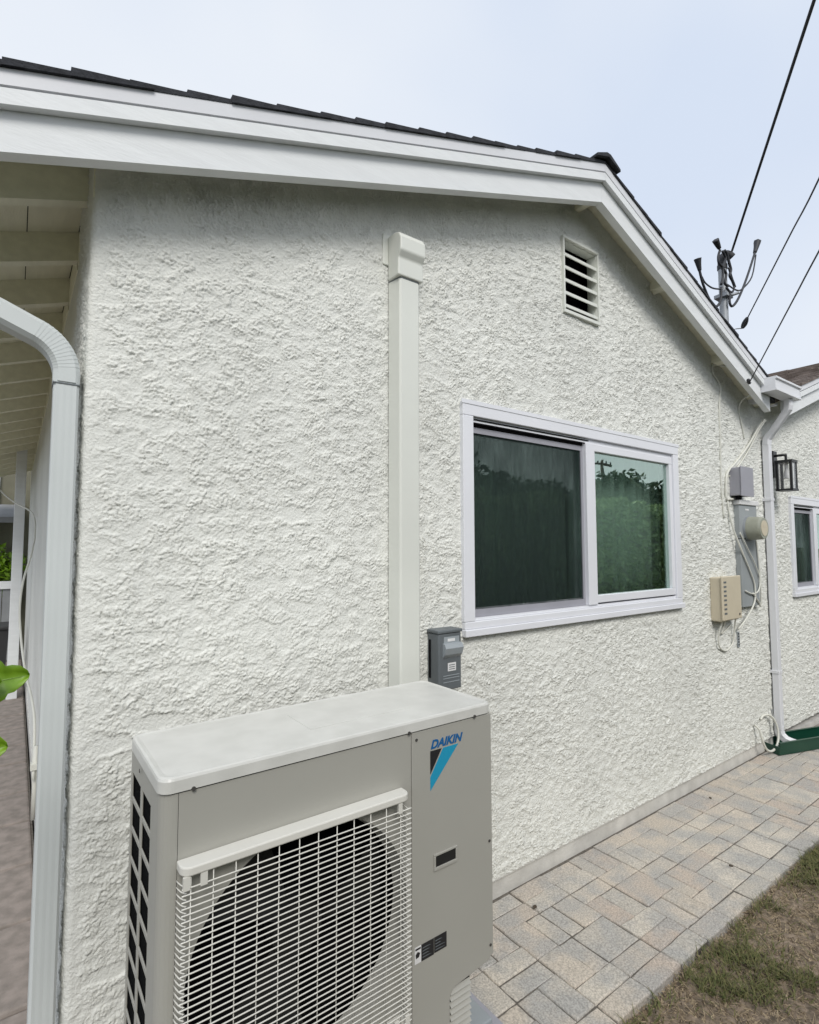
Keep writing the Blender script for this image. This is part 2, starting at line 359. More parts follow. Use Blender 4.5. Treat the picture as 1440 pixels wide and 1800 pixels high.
b = MB(); b.box(RX - .02, RX + .02, -.119, -.004, RZ + .03, RZ + .125); b.build('outlooker', M_soffit, house)
for x in (2.98, 3.75):
    b = MB(); strip(b, x - .02, x + .02, .075, .138, -.119, -.004); b.build('outlooker', M_soffit, house)

def roof(name, segs, m, y0, yend):
    """deck slabs plus overlapping shingle courses on each slope"""
    b = MB()
    for x0, x1, z, sgn in segs:
        strip(b, x0, x1, .142, .192, y0 + .045, yend, z)
        n = int(abs(x1 - x0) / .137)
        for i in range(n + 1):                         # sawtooth courses behind the row of end shingles
            a = x0 + i * .137 if sgn > 0 else x1 - i * .137
            c = a + sgn * .18
            c = min(max(c, x0), x1); a = min(max(a, x0), x1)
            if abs(c - a) < .02: continue
            P = [(a, z(a) + .193), (c, z(c) + .193), (c, z(c) + .200), (a, z(a) + .216)]
            b.prism(P, 1, y0 + .30, yend)
    o = b.build(name, m, house)
    for x0, x1, z, sgn in segs:
        n = int(abs(x1 - x0) / .137)
        for i in range(n + 1):
            a = x0 + i * .137 if sgn > 0 else x1 - i * .137
            a += random.uniform(-.012, .012); c = a + sgn * .19
            c = min(max(c, x0), x1); a = min(max(a, x0), x1)
            if abs(c - a) < .03: continue
            t = random.uniform(.019, .024); k = MB()
            j = random.uniform(-.003, .006)
            P = [(a, z(a) + .1935), (c, z(c) + .1935), (c, z(c) + .203), (a, z(a) + .1935 + t)]
            k.prism(P, 1, y0 + j, y0 + .297); k.build('shingle', m, o)
    return o
rf = roof('roof', [(XL, RX, zb, 1), (RX, VX + .0, zb, -1)], M_shing, YF - .032, 7.6)
for i in range(16):                        # bent ridge caps
    y = YF - .05 + i * .14; h = RZ + .206 + (.004 if i == 0 else 0)
    k = MB(); w = .10
    P = [(RX - w, h - .341 * w), (RX, h), (RX + w, h - .389 * w), (RX + w, h - .389 * w + .013), (RX + .015, h + .017), (RX - .015, h + .017), (RX - w, h - .341 * w + .013)]
    n = len(P); v = [(p[0], y, p[1] + .006) for p in P] + [(p[0], y + .19, p[1]) for p in P]
    k.add(v, [tuple(range(n)), tuple(range(2 * n - 1, n - 1, -1))] + [(a, a + n, (a + 1) % n + n, (a + 1) % n) for a in range(n)])
    k.build('ridge_cap', M_shing, rf)
roof2 = roof('roof', [(VX + .0, R2X, zb2, 1), (R2X, 9.95, zb2, -1)], M_shing2, YF - .032, 7.6)
k = MB(); rows = []
for c_ in range(18):                       # tabs of the visible brown slope: staggered raised pieces
    a = VX + .02 + c_ * .137
    y = .12 - random.random() * .25
    while y < 7.2:
        w = random.uniform(.12, .30)
        if random.random() < .55:
            e = a + .12; t = .225 + random.uniform(-.003, .008)
            k.prism([(a - .004, zb2(a) + .2), (e, zb2(e) + .2), (e, zb2(e) + .212), (a - .004, zb2(a) + t)], 1, y, y + w)
        y += w
tag(k.build('shingle_tabs', M_shing2, roof2), kind='stuff')

# left eave: rafter tails and soffit boards
for i in range(18):
    y = .065 + i * .406
    k = MB(); x0, x1 = -.60, .0
    k.prism([(x0, zb(x0) + .008), (x1, zb(x1) + .008), (x1, zb(x1) + .112), (x0, zb(x0) + .112)], 1, y, y + .04); k.build('rafter', M_soffit, house)
for j in range(4):
    x0 = -.60 + j * .15 + .0015; x1 = x0 + .147
    k = MB(); k.prism([(x0, zb(x0) + .1125), (x1, zb(x1) + .1125), (x1, zb(x1) + .14), (x0, zb(x0) + .14)], 1, -.118, 7.4); k.build('soffit_board', M_soffit, house)
k = MB()
for i in range(18):
    y0 = (-.118 if i == 0 else .065 + (i - 1) * .406 + .0405); y1 = .065 + i * .406 - .0005
    k.box(.0, .03, y0 if i else .003, y1, zb(.03) - .02, zb(0) + .10)
k.build('frieze_block', M_soffit, house)
# gable overhang soffit over the front wall
k = MB(); strip(k, .001, RX, .1285, .1405, -.119, .0); strip(k, RX, 4.40, .1285, .1405, -.119, .0); strip(k, 4.42, R2X, .1285, .1405, -.119, .0, zb2); k.build('gable_soffit', M_soffit, house)

# ---- windows
def window(x0, x1, z0, z1, mull, name_screen=True):
    f = MB(); fl = .062
    f.box(x0, x1, -.026, .05, z1 - fl, z1, .003); f.box(x0, x0 + fl, -.026, .05, z0 + fl, z1 - fl - .0005, .003); f.box(x1 - fl, x1, -.026, .05, z0 + fl, z1 - fl - .0005, .003)
    f.box(x0, x1 + .012, -.034, .05, z0, z0 + .030, .003); f.box(x0 + .002, x1 - .002, -.026, .05, z0 + .0305, z0 + fl - .0005, .003)
    f.box(x0 - .008, x1 + .008, -.0285, -.0265, z1 - .012, z1 + .006)          # thin outer nailing bead
    fr = f.build('window', M_vinyl, house)
    ix0, ix1, iz0, iz1 = x0 + fl, x1 - fl, z0 + fl, z1 - fl
    # tracks
    for q_ in ((ix0, ix1, -.010, .048, iz1 - .022, iz1 - .0005), (ix0, ix1, -.012, .0, iz0 + .0005, iz0 + .012), (ix0, ix1, .016, .046, iz0 + .0005, iz0 + .02)):
        t = MB(); t.box(*q_); t.build('track', M_vinyl, fr)
    t = MB(); t.box(ix0 + .002, mull - .002, -.0135, -.0115, iz1 - .013, iz1 - .008); t.box(ix0 + .002, mull - .002, -.0135, -.0115, iz1 - .030, iz1 - .0245); t.box(ix0, mull, .002, .012, iz1 - .036, iz1 - .0225); t.build('track_groove', M_black, fr)
    # right sash (proud) and mullion
    t = MB(); sw = .040
    t.box(mull - .036, mull + .040, -.020, .030, iz0 + .013, iz1 - .0225, .003)
    t.box(mull + .0405, ix1 - .0005, -.016, .028, iz1 - .0225 - sw, iz1 - .0228, .003); t.box(mull + .0405, ix1 - .0005, -.016, .028, iz0 + .0205, iz0 + .0205 + sw, .003)
    t.box(ix1 - .034, ix1 - .0005, -.016, .028, iz0 + .0205 + sw + .0005, iz1 - .0225 - sw - .0005, .003); t.build('sash', M_vinyl, fr)
    t = MB(); t.box(mull + .041, ix1 - .0345, .004, .008, iz0 + .0215 + sw, iz1 - .0235 - sw); t.build('pane', M_glass, fr)
    # left sash, screen
    t = MB(); t.box(ix0, mull - .0365, .020, .030, iz0 + .0205, iz0 + .05); t.box(ix0, mull - .0365, .020, .030, iz1 - .06, iz1 - .037); t.build('sash', M_vinyl, fr)
    t = MB(); t.box(ix0 + .001, mull - .037, .023, .027, iz0 + .0505, iz1 - .0605); t.build('pane', M_glass, fr)
    t = MB(); t.box(ix0, mull - .0365, .003, .013, iz0 + .0125, iz0 + .045); t.box(ix0, mull - .0365, .003, .013, iz1 - .066, iz1 - .041); t.box(ix0, ix0 + .014, .003, .013, iz0 + .0455, iz1 - .0665); t.box(mull - .052, mull - .0365, .003, .013, iz0 + .0455, iz1 - .0665); t.build('screen_frame', M_jbox, fr)
    t = MB(); t.box(ix0 + .0145, mull - .0525, .007, .0085, iz0 + .0455, iz1 - .0665); t.build('insect_screen', M_screen, fr)
    return fr, (ix0, ix1, iz0, iz1)
def curtain(parent, x0, x1, z0, z1, y, per=.11, amp=.022):
    n = max(8, int((x1 - x0) / .008)); v = []; f = []
    for i in range(n + 1):
        x = x0 + (x1 - x0) * i / n; ph = 2 * PI * x / per
        for jz, z in enumerate((z0, (z0 + z1) / 2, z1)):
            v.append((x + .006 * math.sin(ph * .5 + jz), y + amp * math.sin(ph + .5 * math.sin(x * 9) + .2 * jz) + .01 * math.sin(x * 23), z))
    for i in range(n):
        for jz in range(2): f.append((i * 3 + jz, (i + 1) * 3 + jz, (i + 1) * 3 + jz + 1, i * 3 + jz + 1))
    m = MB(); m.add(v, f, True); o = m.build('curtain', M_curtain, parent)
    so = o.modifiers.new('t', 'SOLIDIFY'); so.thickness = .002
w1, (a0, a1, c0, c1) = window(1.385, 3.195, 1.128, 2.138, 2.29)
curtain(w1, 1.40, 2.28, 1.12, 2.14, .15); curtain(w1, 2.285, 2.93, 1.12, 2.14, .14, .13, .026); curtain(w1, 3.0, 3.22, 1.12, 2.14, .15, .09)
w2, _ = window(5.005, 6.40, 1.088, 1.915, 5.56)
curtain(w2, 5.0, 6.4, 1.08, 1.92, .16)
k = MB(); k.box(.17, 9.4, 2.6, 2.66, 0, 2.55); k.box(.17, 9.4, .17, 2.6, -.05, .02); k.box(.17, 9.4, .16, 2.6, 2.42, 2.46); k.box(4.2, 4.3, .18, 2.59, .03, 2.4); k.build('interior_partition', M_curtain, house)

# ---- gable vent
k = MB(); vx0, vx1, vz0, vz1 = 2.10, 2.408, 2.718, 3.132
k.box(vx0, vx1, -.022, .05, vz1 - .014, vz1, .002); k.box(vx0, vx1, -.022, .05, vz0, vz0 + .018, .002)
k.box(vx0, vx0 + .011, -.022, .05, vz0 + .0185, vz1 - .0145, .002); k.box(vx1 - .011, vx1, -.022, .05, vz0 + .0185, vz1 - .0145, .002)
vent = k.build('gable_vent', M_ivory, house)
k = MB(); k.box(vx0 + .01, vx1 - .01, .10, .102, vz0 - .05, vz1 + .05); k.build('vent_backing', M_black, vent)
for i in range(5):
    z = vz0 + .040 + i * .069
    k = MB(); k.prism([(-.006, z - .004), (.052, z + .050), (.052, z + .058), (-.006, z + .012), (-.014, z + .010), (-.014, z - .006)], 0, vx0 + .0115, vx1 - .0115); k.build('slat', M_ivory, vent)

# ================================================================== GROUND
k = MB(); k.add([(-300, -300, -.075), (300, -300, -.075), (300, 300, -.075), (-300, 300, -.075)], [(0, 1, 2, 3)]); tag(k.build('ground', M_lawnbase), kind='structure')
gx = np.arange(.6, 4.8, .012); gy = np.arange(-2.6, -.62, .012); GX, GY = np.meshgrid(gx, gy)
gh = -.016 + .010 * perlin(GX * 4, GY * 4, 30) + .010 * perlin(GX * 14, GY * 14, 31) + .007 * perlin(GX * 45, GY * 45, 32) - .012 * sstep(-.69, -.66, GY)
gi = np.arange(GX.size).reshape(GX.shape)
lawn = np_mesh('lawn', np.stack([GX, GY, gh], -1).reshape(-1, 3), np.stack([gi[:-1, :-1], gi[:-1, 1:], gi[1:, 1:], gi[1:, :-1]], -1).reshape(-1, 4), M_soil)
tag(lawn, kind='structure')
# grass blades, tufts and dry thatch
def green_mask(x, y):
    edge = np.exp(-((y + .74) / .07) ** 2); p = perlin(x * 3.1, y * 3.1, 40) + .5 * perlin(x * 9, y * 9, 41)
    far = sstep(2.5, 3.4, x) * .7
    spot = np.exp(-(((x - 2.05) / .14) ** 2 + ((y + .84) / .09) ** 2)) * 1.2
    return np.clip(.75 * edge * sstep(-.5, .2, p) + .9 * sstep(.15, .5, p) * .6 + far + spot * .5, 0.03, 1) * (.25 + .75 * sstep(-.35, .35, perlin(x * 13, y * 13, 42) + .6 * perlin(x * 33, y * 33, 43)))
def blades(n, hlo, hhi, wid, flat, mask, seed):
    g = np.random.default_rng(seed); x = g.uniform(.9, 4.7, n); y = -.675 - np.abs(g.random(n)) ** 1.2 * 1.5
    kk = g.random(n) < (mask(x, y) if mask else 1); x, y = x[kk], y[kk]; n = len(x)
    h = g.uniform(hlo, hhi, n); a = g.uniform(0, 2 * PI, n); bend = g.uniform(.2, 1.2, n) * h * flat
    z0 = -.016 + .010 * perlin(x * 4, y * 4, 30) + .010 * perlin(x * 14, y * 14, 31) - .004
    dx, dy = np.cos(a), np.sin(a); up = h * (1 - .5 * min(flat, 1.7))
    up = np.maximum(up, .002)
    p0 = np.stack([x - dy * wid, y + dx * wid, z0], -1); p1 = np.stack([x + dy * wid, y - dx * wid, z0], -1)
    m0 = np.stack([x - dy * wid * .8 + dx * bend * .4, y + dx * wid * .8 + dy * bend * .4, z0 + up * .65], -1); m1 = np.stack([x + dy * wid * .8 + dx * bend * .4, y - dx * wid * .8 + dy * bend * .4, z0 + up * .65], -1)
    t = np.stack([x + dx * bend, y + dy * bend, z0 + up], -1)
    v = np.stack([p0, p1, m1, m0, t], 1).reshape(-1, 3); o = np.arange(n)[:, None] * 5
    return v, np.concatenate([o + [0, 1, 2], o + [0, 2, 3], o + [3, 2, 4]], 0)
v, f = blades(170000, .020, .075, .0018, .95, green_mask, 50); tag(np_mesh('grass', v, f, M_grass), 'short green grass along the edge of the paver path', 'grass', kind='stuff')
v, f = blades(70000, .014, .05, .0016, 1.9, None, 51); tag(np_mesh('dry_grass', v, f, M_straw), 'dry straw coloured thatch lying on the bare soil', 'grass', kind='stuff')

def crumbs(n, seed):
    g = np.random.default_rng(seed); x = g.uniform(.9, 4.7, n); y = -.675 - g.random(n) ** 1.2 * 1.4
    z0 = -.016 + .010 * perlin(x * 4, y * 4, 30) + .010 * perlin(x * 14, y * 14, 31)
    P = np.stack([x, y, z0], -1); sz = (.0012 + .006 * g.random(n) ** 3)[:, None, None]
    T = np.array([[1, 0, -.5], [-.5, .87, -.5], [-.5, -.87, -.5], [0, 0, .9]])[None] * g.uniform(.5, 1.5, (n, 4, 1)) * sz
    return (P[:, None] + T).reshape(-1, 3), (np.arange(n)[:, None, None] * 4 + np.array([[0, 1, 3], [1, 2, 3], [2, 0, 3]])).reshape(-1, 3)
v, f = crumbs(26000, 52); tag(np_mesh('soil_crumbs', v, f, M_crumb, None, False), 'loose crumbs of dry brown soil and straw on the bare lawn', 'soil', kind='stuff')
# paver path
path = MB(); path.box(.45, 4.75, -.655, .0055, -.15, -.005); path = tag(path.build('path', M_joint), kind='structure')
def paver(x0, x1, y0, y1):
    k = MB(); dz = random.uniform(-.003, .0025); u = random.uniform
    x0 += u(.0010, .0030); x1 -= u(.0010, .0030); y0 += u(.0010, .0024); y1 -= u(.0010, .0024)
    cx_, cy_ = (x0 + x1) / 2, (y0 + y1) / 2; hx, hy = (x1 - x0) / 2, (y1 - y0) / 2
    base = []
    for (ax_, ay_, bx_, by_) in ((-1, -1, 1, -1), (1, -1, 1, 1), (1, 1, -1, 1), (-1, 1, -1, -1)):   # hand-cut outline: three points a side
        for t in (0, .33, .67):
            base.append(((ax_ + (bx_ - ax_) * t) * hx + u(-.0016, .0016), (ay_ + (by_ - ay_) * t) * hy + u(-.0016, .0016)))
    n = 12; v = []
    for inset, z in ((0, -.06), (0, -.005), (.0015, -.0014), (.0045, 0)):
        for px_, py_ in base: v.append((px_ - math.copysign(min(inset, abs(px_)), px_), py_ - math.copysign(min(inset, abs(py_)), py_), z + (u(-.0005, .0005) if z > -.05 else 0)))
    fs = [tuple(range(3 * n, 4 * n))] + [(r * n + i, r * n + (i + 1) % n, (r + 1) * n + (i + 1) % n, (r + 1) * n + i) for r in range(3) for i in range(n)]
    k.add(v, fs); o = k.build('paver', M_paver, path); o.location = (cx_, cy_, dz); o.rotation_euler = (random.gauss(0, .006), random.gauss(0, .006), random.gauss(0, .004)); return o
U = .0815
x = .65; ci = 0
while x < 4.7:
    paver(x, x + .2, -.658, -.658 + U - .001)                 # border course
    y = -.658 + U
    rem = 7
    while rem > 0:
        h = random.choice([1, 1, 1, 2, 2]) if rem > 1 else 1
        if h > rem: h = rem
        if h == 2 and random.random() < .5:
            sp = random.choice([.1, .1, .08, .12]); paver(x, x + sp, y, y + 2 * U); paver(x + sp, x + .2, y, y + 2 * U)
        elif h == 1 and random.random() < .10:
            paver(x, x + .1, y, y + U); paver(x + .1, x + .2, y, y + U)
        else: paver(x, x + .2, y, y + h * U)
        y += h * U; rem -= h
    x += .2005; ci += 1
# plain slab path beyond the channel, and the shaded side path on the left
pt = MB(); pt.box(4.755, 9.4, -1.1, -.005, -.15, -.012); pt = tag(pt.build('patio', M_joint), kind='structure')
for i in range(9):
    x0 = 4.76 + i * .42
    for j, (y0, y1) in enumerate(((-1.09, -.55), (-.545, -.01))):
        k = MB(); k.box(x0 + .004, x0 + .414, y0, y1, -.05, -.002 + random.uniform(-.002, .001), .006, 1); k.build('slab', M_slab, pt)
sp = MB(); sp.box(-2.4, -.012, -1.2, 9.4, -.15, -.014); sp = tag(sp.build('side_path', M_joint), kind='structure')
y = -1.19
while y < 8.9:
    L = random.uniform(.38, .62); x = -2.39
    while x < -.05:
        w = random.uniform(.45, .75); x1 = min(x + w, -.014)
        if -.014 - x1 < .2: x1 = -.014
        k = MB(); d = .007; k.box(x + d, x1 - d, y + d, y + L - d, -.06, random.uniform(-.003, .003), .012, 2); k.build('stone', M_slab, sp); x = x1
    y += L

# ================================================================== AIR CONDITIONER
ac = thing('air_conditioner', 'large beige outdoor air conditioner unit with white fan grille in front of the stucco wall', 'air conditioner')
AX0, AX1, AYF, AYB = .115, 1.058, -.504, -.168
# lid with rounded corners
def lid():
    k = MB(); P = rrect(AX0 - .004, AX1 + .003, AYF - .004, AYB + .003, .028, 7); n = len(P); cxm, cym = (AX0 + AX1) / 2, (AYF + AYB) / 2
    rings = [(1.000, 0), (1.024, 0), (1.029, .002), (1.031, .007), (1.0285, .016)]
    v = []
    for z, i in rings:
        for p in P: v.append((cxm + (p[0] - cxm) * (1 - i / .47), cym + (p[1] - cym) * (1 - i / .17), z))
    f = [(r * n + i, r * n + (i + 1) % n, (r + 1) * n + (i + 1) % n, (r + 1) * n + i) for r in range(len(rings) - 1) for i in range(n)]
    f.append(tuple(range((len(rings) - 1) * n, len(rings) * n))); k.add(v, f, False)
    return k.build('lid', M_ac_lit, ac)
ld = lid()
k = MB(); k.box(.50, .83, -.40, -.25, 1.0285, 1.0296, .0005); k.build('lid_emboss', M_ac_lit, ld)
# front fan panel with a round opening
FX0, FX1, FZ0, FZ1 = .150, .7515, .055, .9965
cxf, czf, rf_ = .452, .568, .284
k = MB(); angs = sorted(set([2 * PI * i / 72 for i in range(72)] + [math.atan2(z - czf, x - cxf) % (2 * PI) for x in (FX0, FX1) for z in (FZ0, FZ1)]))
vi = []; vo = []; vb = []
for a in angs:
    c_, s2 = math.cos(a), math.sin(a); t = min([((FX1 if c_ > 0 else FX0) - cxf) / c_ if abs(c_) > 1e-6 else 9, ((FZ1 if s2 > 0 else FZ0) - czf) / s2 if abs(s2) > 1e-6 else 9])
    vo.append((cxf + t * c_, AYF, czf + t * s2)); vi.append((cxf + rf_ * c_, AYF, czf + rf_ * s2)); vb.append((cxf + rf_ * .965 * c_, AYF + .05, czf + rf_ * .965 * s2))
n = len(angs); k.add(vo + vi + vb, [(i, (i + 1) % n, (i + 1) % n + n, i + n) for i in range(n)] + [(i + n, (i + 1) % n + n, (i + 1) % n + 2 * n, i + 2 * n) for i in range(n)])
k.add([(FX0, AYF, FZ0), (FX1, AYF, FZ0), (FX1, AYF + .012, FZ0), (FX0, AYF + .012, FZ0)], [(0, 1, 2, 3)])
k.build('fan_panel', M_ac, ac)
# rounded left corner post
k = MB(); rr = .030; P = [(FX0 - .0008, AYF + .0005)] + [(AX0 + rr - rr * math.sin(R(a)), AYF + rr - rr * math.cos(R(a))) for a in range(0, 91, 15)] + [(AX0, -.412), (AX0 + .012, -.412), (AX0 + .012, AYF + .012), (FX0 - .0008, AYF + .012)]
k.prism(P, 2, .055, .9965); k.build('corner_post', M_ac, ac)
# left side grille
k = MB(); k.box(AX0, AX0 + .004, -.4115, -.1685, .944, .9965, .001); k.box(AX0, AX0 + .004, -.181, -.1685, .055, .9435, .001); k.box(AX0, AX0 + .004, -.4115, -.409, .055, .9435); k.box(AX0, AX0 + .012, -.1675, -.168, .055, .9435)
side_g = k.build('side_grille', M_ac, ac)
k = MB(); k.box(AX0 + .0005, AX0 + .0045, -.3075, -.2885, .055, .9435, .002); k.build('grille_bar', M_ac, side_g)
for i in range(12):
    z = .944 - .0725 * (i + 1)
    for y0, y1 in ((-.4085, -.308), (-.288, -.1815)):
        k = MB(); k.box(AX0 + .001, AX0 + .0045, y0, y1, z, z + .0135, .002); k.build('grille_bar', M_ac, side_g)
k = MB(); k.box(AX0 + .0062, AX0 + .05, -.41, -.172, .06, .99); k.box(AX0 + .05, AX1 - .09, -.196, -.172, .06, .99); k.build('coil', M_coil, ac)
# body behind
k = MB(); k.box(.757, .765, -.47, -.2, .06, .99); k.box(AX0 + .06, .756, -.3, -.296, .06, .99); k.box(AX0 + .052, .756, -.47, -.297, .9, .904); k.box(AX0 + .052, .756, -.47, -.297, .065, .069); k.build('inner_casing', M_black, ac)
k = MB(); k.box(.766, AX1 - .002, -.49, -.17, .266, .9965); k.box(.766, .972, -.49, -.17, .055, .2655); k.box(AX0 + .06, .756, -.188, -.17, .055, .9965); k.build('rear_casing', M_ac, ac)
k = MB(); k.box(AX0, .974, AYF + .004, AYB, .038, .0545, .003); k.build('base_pan', M_ac, ac)
# service panel with the arched notch
P = [(.7545, .056), (.886, .056), (.886, .232)]
for a in range(0, 91, 15): P.append((.886 + .03 - .03 * math.cos(R(a)), .236 + .03 * math.sin(R(a))))
P += [(.985, .272), (1.040, .278), (1.045, .286), (AX1, .290), (AX1, .9965), (.7545, .9965)]
k = MB(); k.prism(P, 1, AYF, AYF + .012); sv = k.build('service_panel', M_ac, ac)
bv = sv.modifiers.new('b', 'BEVEL'); bv.width = .0025; bv.segments = 2
hc = MB(); hx0, hx1, hz0, hz1 = .829, .915, .605, .650
for (q0, q1, r0, r1) in ((hx0, hx1, hz1 - .006, hz1), (hx0, hx1, hz0, hz0 + .009), (hx0, hx0 + .006, hz0 + .0092, hz1 - .0062), (hx1 - .006, hx1, hz0 + .0092, hz1 - .0062)):
    hc.box(q0, q1, AYF - .004, AYF - .0002, r0, r1, .0012)
hd = hc.build('handle', M_ac, sv)
k = MB(); k.box(hx0 + .0062, hx1 - .0062, AYF - .0012, AYF - .0003, hz0 + .0093, hz1 - .0063); k.build('handle_recess', M_fan, sv)
# louvred valve cover
k = MB(); k.box(.8885, .973, AYF + .014, -.30, .06, .2625); vc = k.build('valve_cover', M_ac, ac)
for i in range(11):
    z = .070 + i * .0175
    k = MB(); k.add([(.893, AYF + .0135, z + .009), (.970, AYF + .0135, z + .009), (.970, AYF + .003, z), (.893, AYF + .003, z), (.893, AYF + .0135, z - .001), (.970, AYF + .0135, z - .001)], [(0, 1, 2, 3), (3, 2, 5, 4), (0, 3, 4), (1, 5, 2)]); k.build('louvre', M_ac, vc)
# fan: hub and three blades
fan = MB(); fan.cyl((cxf, czf), .065, -.44, -.38, 1, 24); fan = fan.build('fan', M_fan, ac)
for i in range(3):
    v = []; f = []; m_ = 9
    for j in range(m_):
        rr2 = .06 + (.272 - .06) * j / (m_ - 1)
        for s3, yy in ((-.30 - .25 * j / m_, -.40), (0.05, -.415), (.42 - .1 * j / m_, -.445)):
            a = 2 * PI * i / 3 + s3 + .35 * j / m_; v.append((cxf + rr2 * math.cos(a), yy, czf + rr2 * math.sin(a)))
    for j in range(m_ - 1):
        for c_ in range(2): f.append((j * 3 + c_, j * 3 + c_ + 1, (j + 1) * 3 + c_ + 1, (j + 1) * 3 + c_))
    k = MB(); k.add(v, f, True); k.build('fan_blade', M_fan, fan)
# wire grille
GY0 = -.545; GX0, GX1 = .150, .7145
k = MB(); P = rrect(GX0 - .002, GX1 + .004, GY0 - .004, AYF + .03, .022, 5); P = [p for p in P if p[1] < AYF - .0008] + [(GX0 - .002, AYF - .0008)]
P = [(GX1 + .004, AYF - .0008)] + sorted([p for p in P if p[0] > .5 and p[1] < AYF - .001], key=lambda p: -p[1]) + sorted([p for p in P if p[0] < .5 and p[1] < AYF - .001], key=lambda p: p[1]) + [(GX0 - .002, AYF - .0008)]
k.prism(P, 2, .8445, .8625)
gr = k.build('fan_grille', M_grille, ac); bv = gr.modifiers.new('b', 'BEVEL'); bv.width = .003; bv.segments = 2
k = MB(); k.prism(P, 2, .270, .287); k.build('grille_rail', M_grille, gr)
for xx in (.152, .186, GX1 - .034):
    k = MB(); k.box(xx, xx + .014 if xx < .5 else xx + .012, GY0 - .002, GY0 + .004, .818, .8443); k.build('grille_tab', M_grille, gr)
for xx in (GX1 - .045, GX1 - .012):
    k = MB(); k.box(xx, xx + .012, GY0 - .002, GY0 + .004, .2872, .312); k.build('grille_tab', M_grille, gr)
z = .8215; i = 0
wire_me = None
while z > .292:
    if wire_me is None:
        k = MB(); k.tube([(GX0 - .001, AYF - .0005, 0), (GX0 + .003, GY0 + .019, 0), (GX0 + .011, GY0 + .006, 0), (GX0 + .024, GY0, 0), (.45, GY0, 0), (GX1 - .012, GY0, 0), (GX1 - .003, GY0 + .006, 0), (GX1, GY0 + .016, 0), (GX1, AYF - .001, 0)], .0016, 5, 2)
        o = k.build('grille_wire', M_grille, gr); wire_me = o.data; o.location.z = z
    else:
        o = bpy.data.objects.new('grille_wire', wire_me); COL.objects.link(o); o.parent = gr; o.location.z = z
    z -= .01285
for xx in (.168, .213, .260, .308, .357, .406, .454, .503, .550, .598, .645, .690):
    k = MB(); k.tube([(xx, GY0 + .0035, .2875), (xx, GY0 + .0028, .844)], .0013, 5, 0); k.build('grille_wire', M_grille, gr)
# screws along the lid lip
for xx in (.178, .742, .985):
    k = MB(); k.cyl((xx, 1.0005), .0045, AYF - .0075, AYF - .0042, 1, 10); k.build('screw', M_screw, ac)
k = MB(); k.cyl((-.30, .985), .0045, AX0 - .0055, AX0 - .0042, 0, 10); k.build('screw', M_screw, ac)
for xx, zz in ((.770, .975), (1.045, .62), (1.045, .32), (.165, .10)):
    k = MB(); k.cyl((xx, zz), .004, AYF - .0022, AYF - .0002, 1, 10); k.build('screw', M_screw, ac)
# logo: triangle emblem and lettering
def flat(poly, m, name, y, parent, t=.0006):
    k = MB(); k.prism(poly, 1, y - t, y); return k.build(name, m, parent)
yl = AYF - .0004
flat([(.8185, .8255), (.8185, .8625), (.866, .9335), (.923, .9335)], M_cyan, 'emblem', yl, ac)
flat([(.8185, .870), (.8185, .9335), (.860, .9335)], M_ink, 'emblem', yl, ac)
tcv = bpy.data.curves.new('lettering', 'FONT'); tcv.body = 'DAIKIN'; tcv.size = .0335; tcv.shear = .30; tcv.offset = .0013; tcv.extrude = .0003; tcv.space_character = 1.0
to = bpy.data.objects.new('lettering', tcv); COL.objects.link(to); to.parent = ac; to.location = (.8195, AYF - .0008, .9395); to.rotation_euler = (PI / 2, 0, 0)
tcv.materials.append(M_blue)
bpy.context.view_layer.update()
dgm = bpy.context.evaluated_depsgraph_get(); tme = bpy.data.meshes.new_from_object(to.evaluated_get(dgm)); tm = bpy.data.objects.new('lettering', tme); COL.objects.link(tm); tm.parent = ac; tm.location = to.location; tm.rotation_euler = to.rotation_euler
sx = (.940 - .8195) / to.dimensions.x; tm.scale = (sx, .0245 / to.dimensions.y, 1); tm.name = 'text'; bpy.data.objects.remove(to); tm.name = 'lettering'
# rating sticker: white and black fields with tiny print
st = flat([(.762, .386), (.784, .386), (.784, .429), (.762, .429)], M_sticker, 'warning_sticker', yl, ac)
flat([(.7845, .386), (.828, .386), (.828, .429), (.7845, .429)], M_ink, 'sticker_field', yl, st); flat([(.8295, .388), (.874, .388), (.874, .429), (.8295, .429)], M_ink, 'sticker_field', yl, st)
flat([(.764, .421), (.782, .421), (.782, .4255), (.764, .4255)], M_ink, 'sticker_print', yl - .0007, st)
flat([(.766, .400), (.776, .402), (.780, .411), (.772, .416), (.765, .411)], M_ink, 'sticker_print', yl - .0007, st)
for i in range(4):
    for x0, L in ((.788, .034), (.833, .036)):
        flat([(x0, .394 + i * .008), (x0 + L * random.uniform(.5, 1), .394 + i * .008), (x0 + L * .5, .396 + i * .008), (x0, .396 + i * .008)], M_grayplas, 'sticker_print', yl - .0007, st)
# feet and pad
for x0 in (.20, .90):
    k = MB(); k.box(x0, x0 + .09, AYF - .03, AYB + .02, .030, .0375, .002); k.build('foot', M_mast, ac)
k = MB(); k.box(.976, 1.085, -.47, -.335, .031, .070, .004); k.build('foot', M_graylite, ac)
k = MB(); k.box(.03, 1.135, -.575, -.09, .002, .0295, .006); tag(k.build('equipment_pad', M_jbox), 'thin light grey equipment pad under the air conditioner', 'pad')

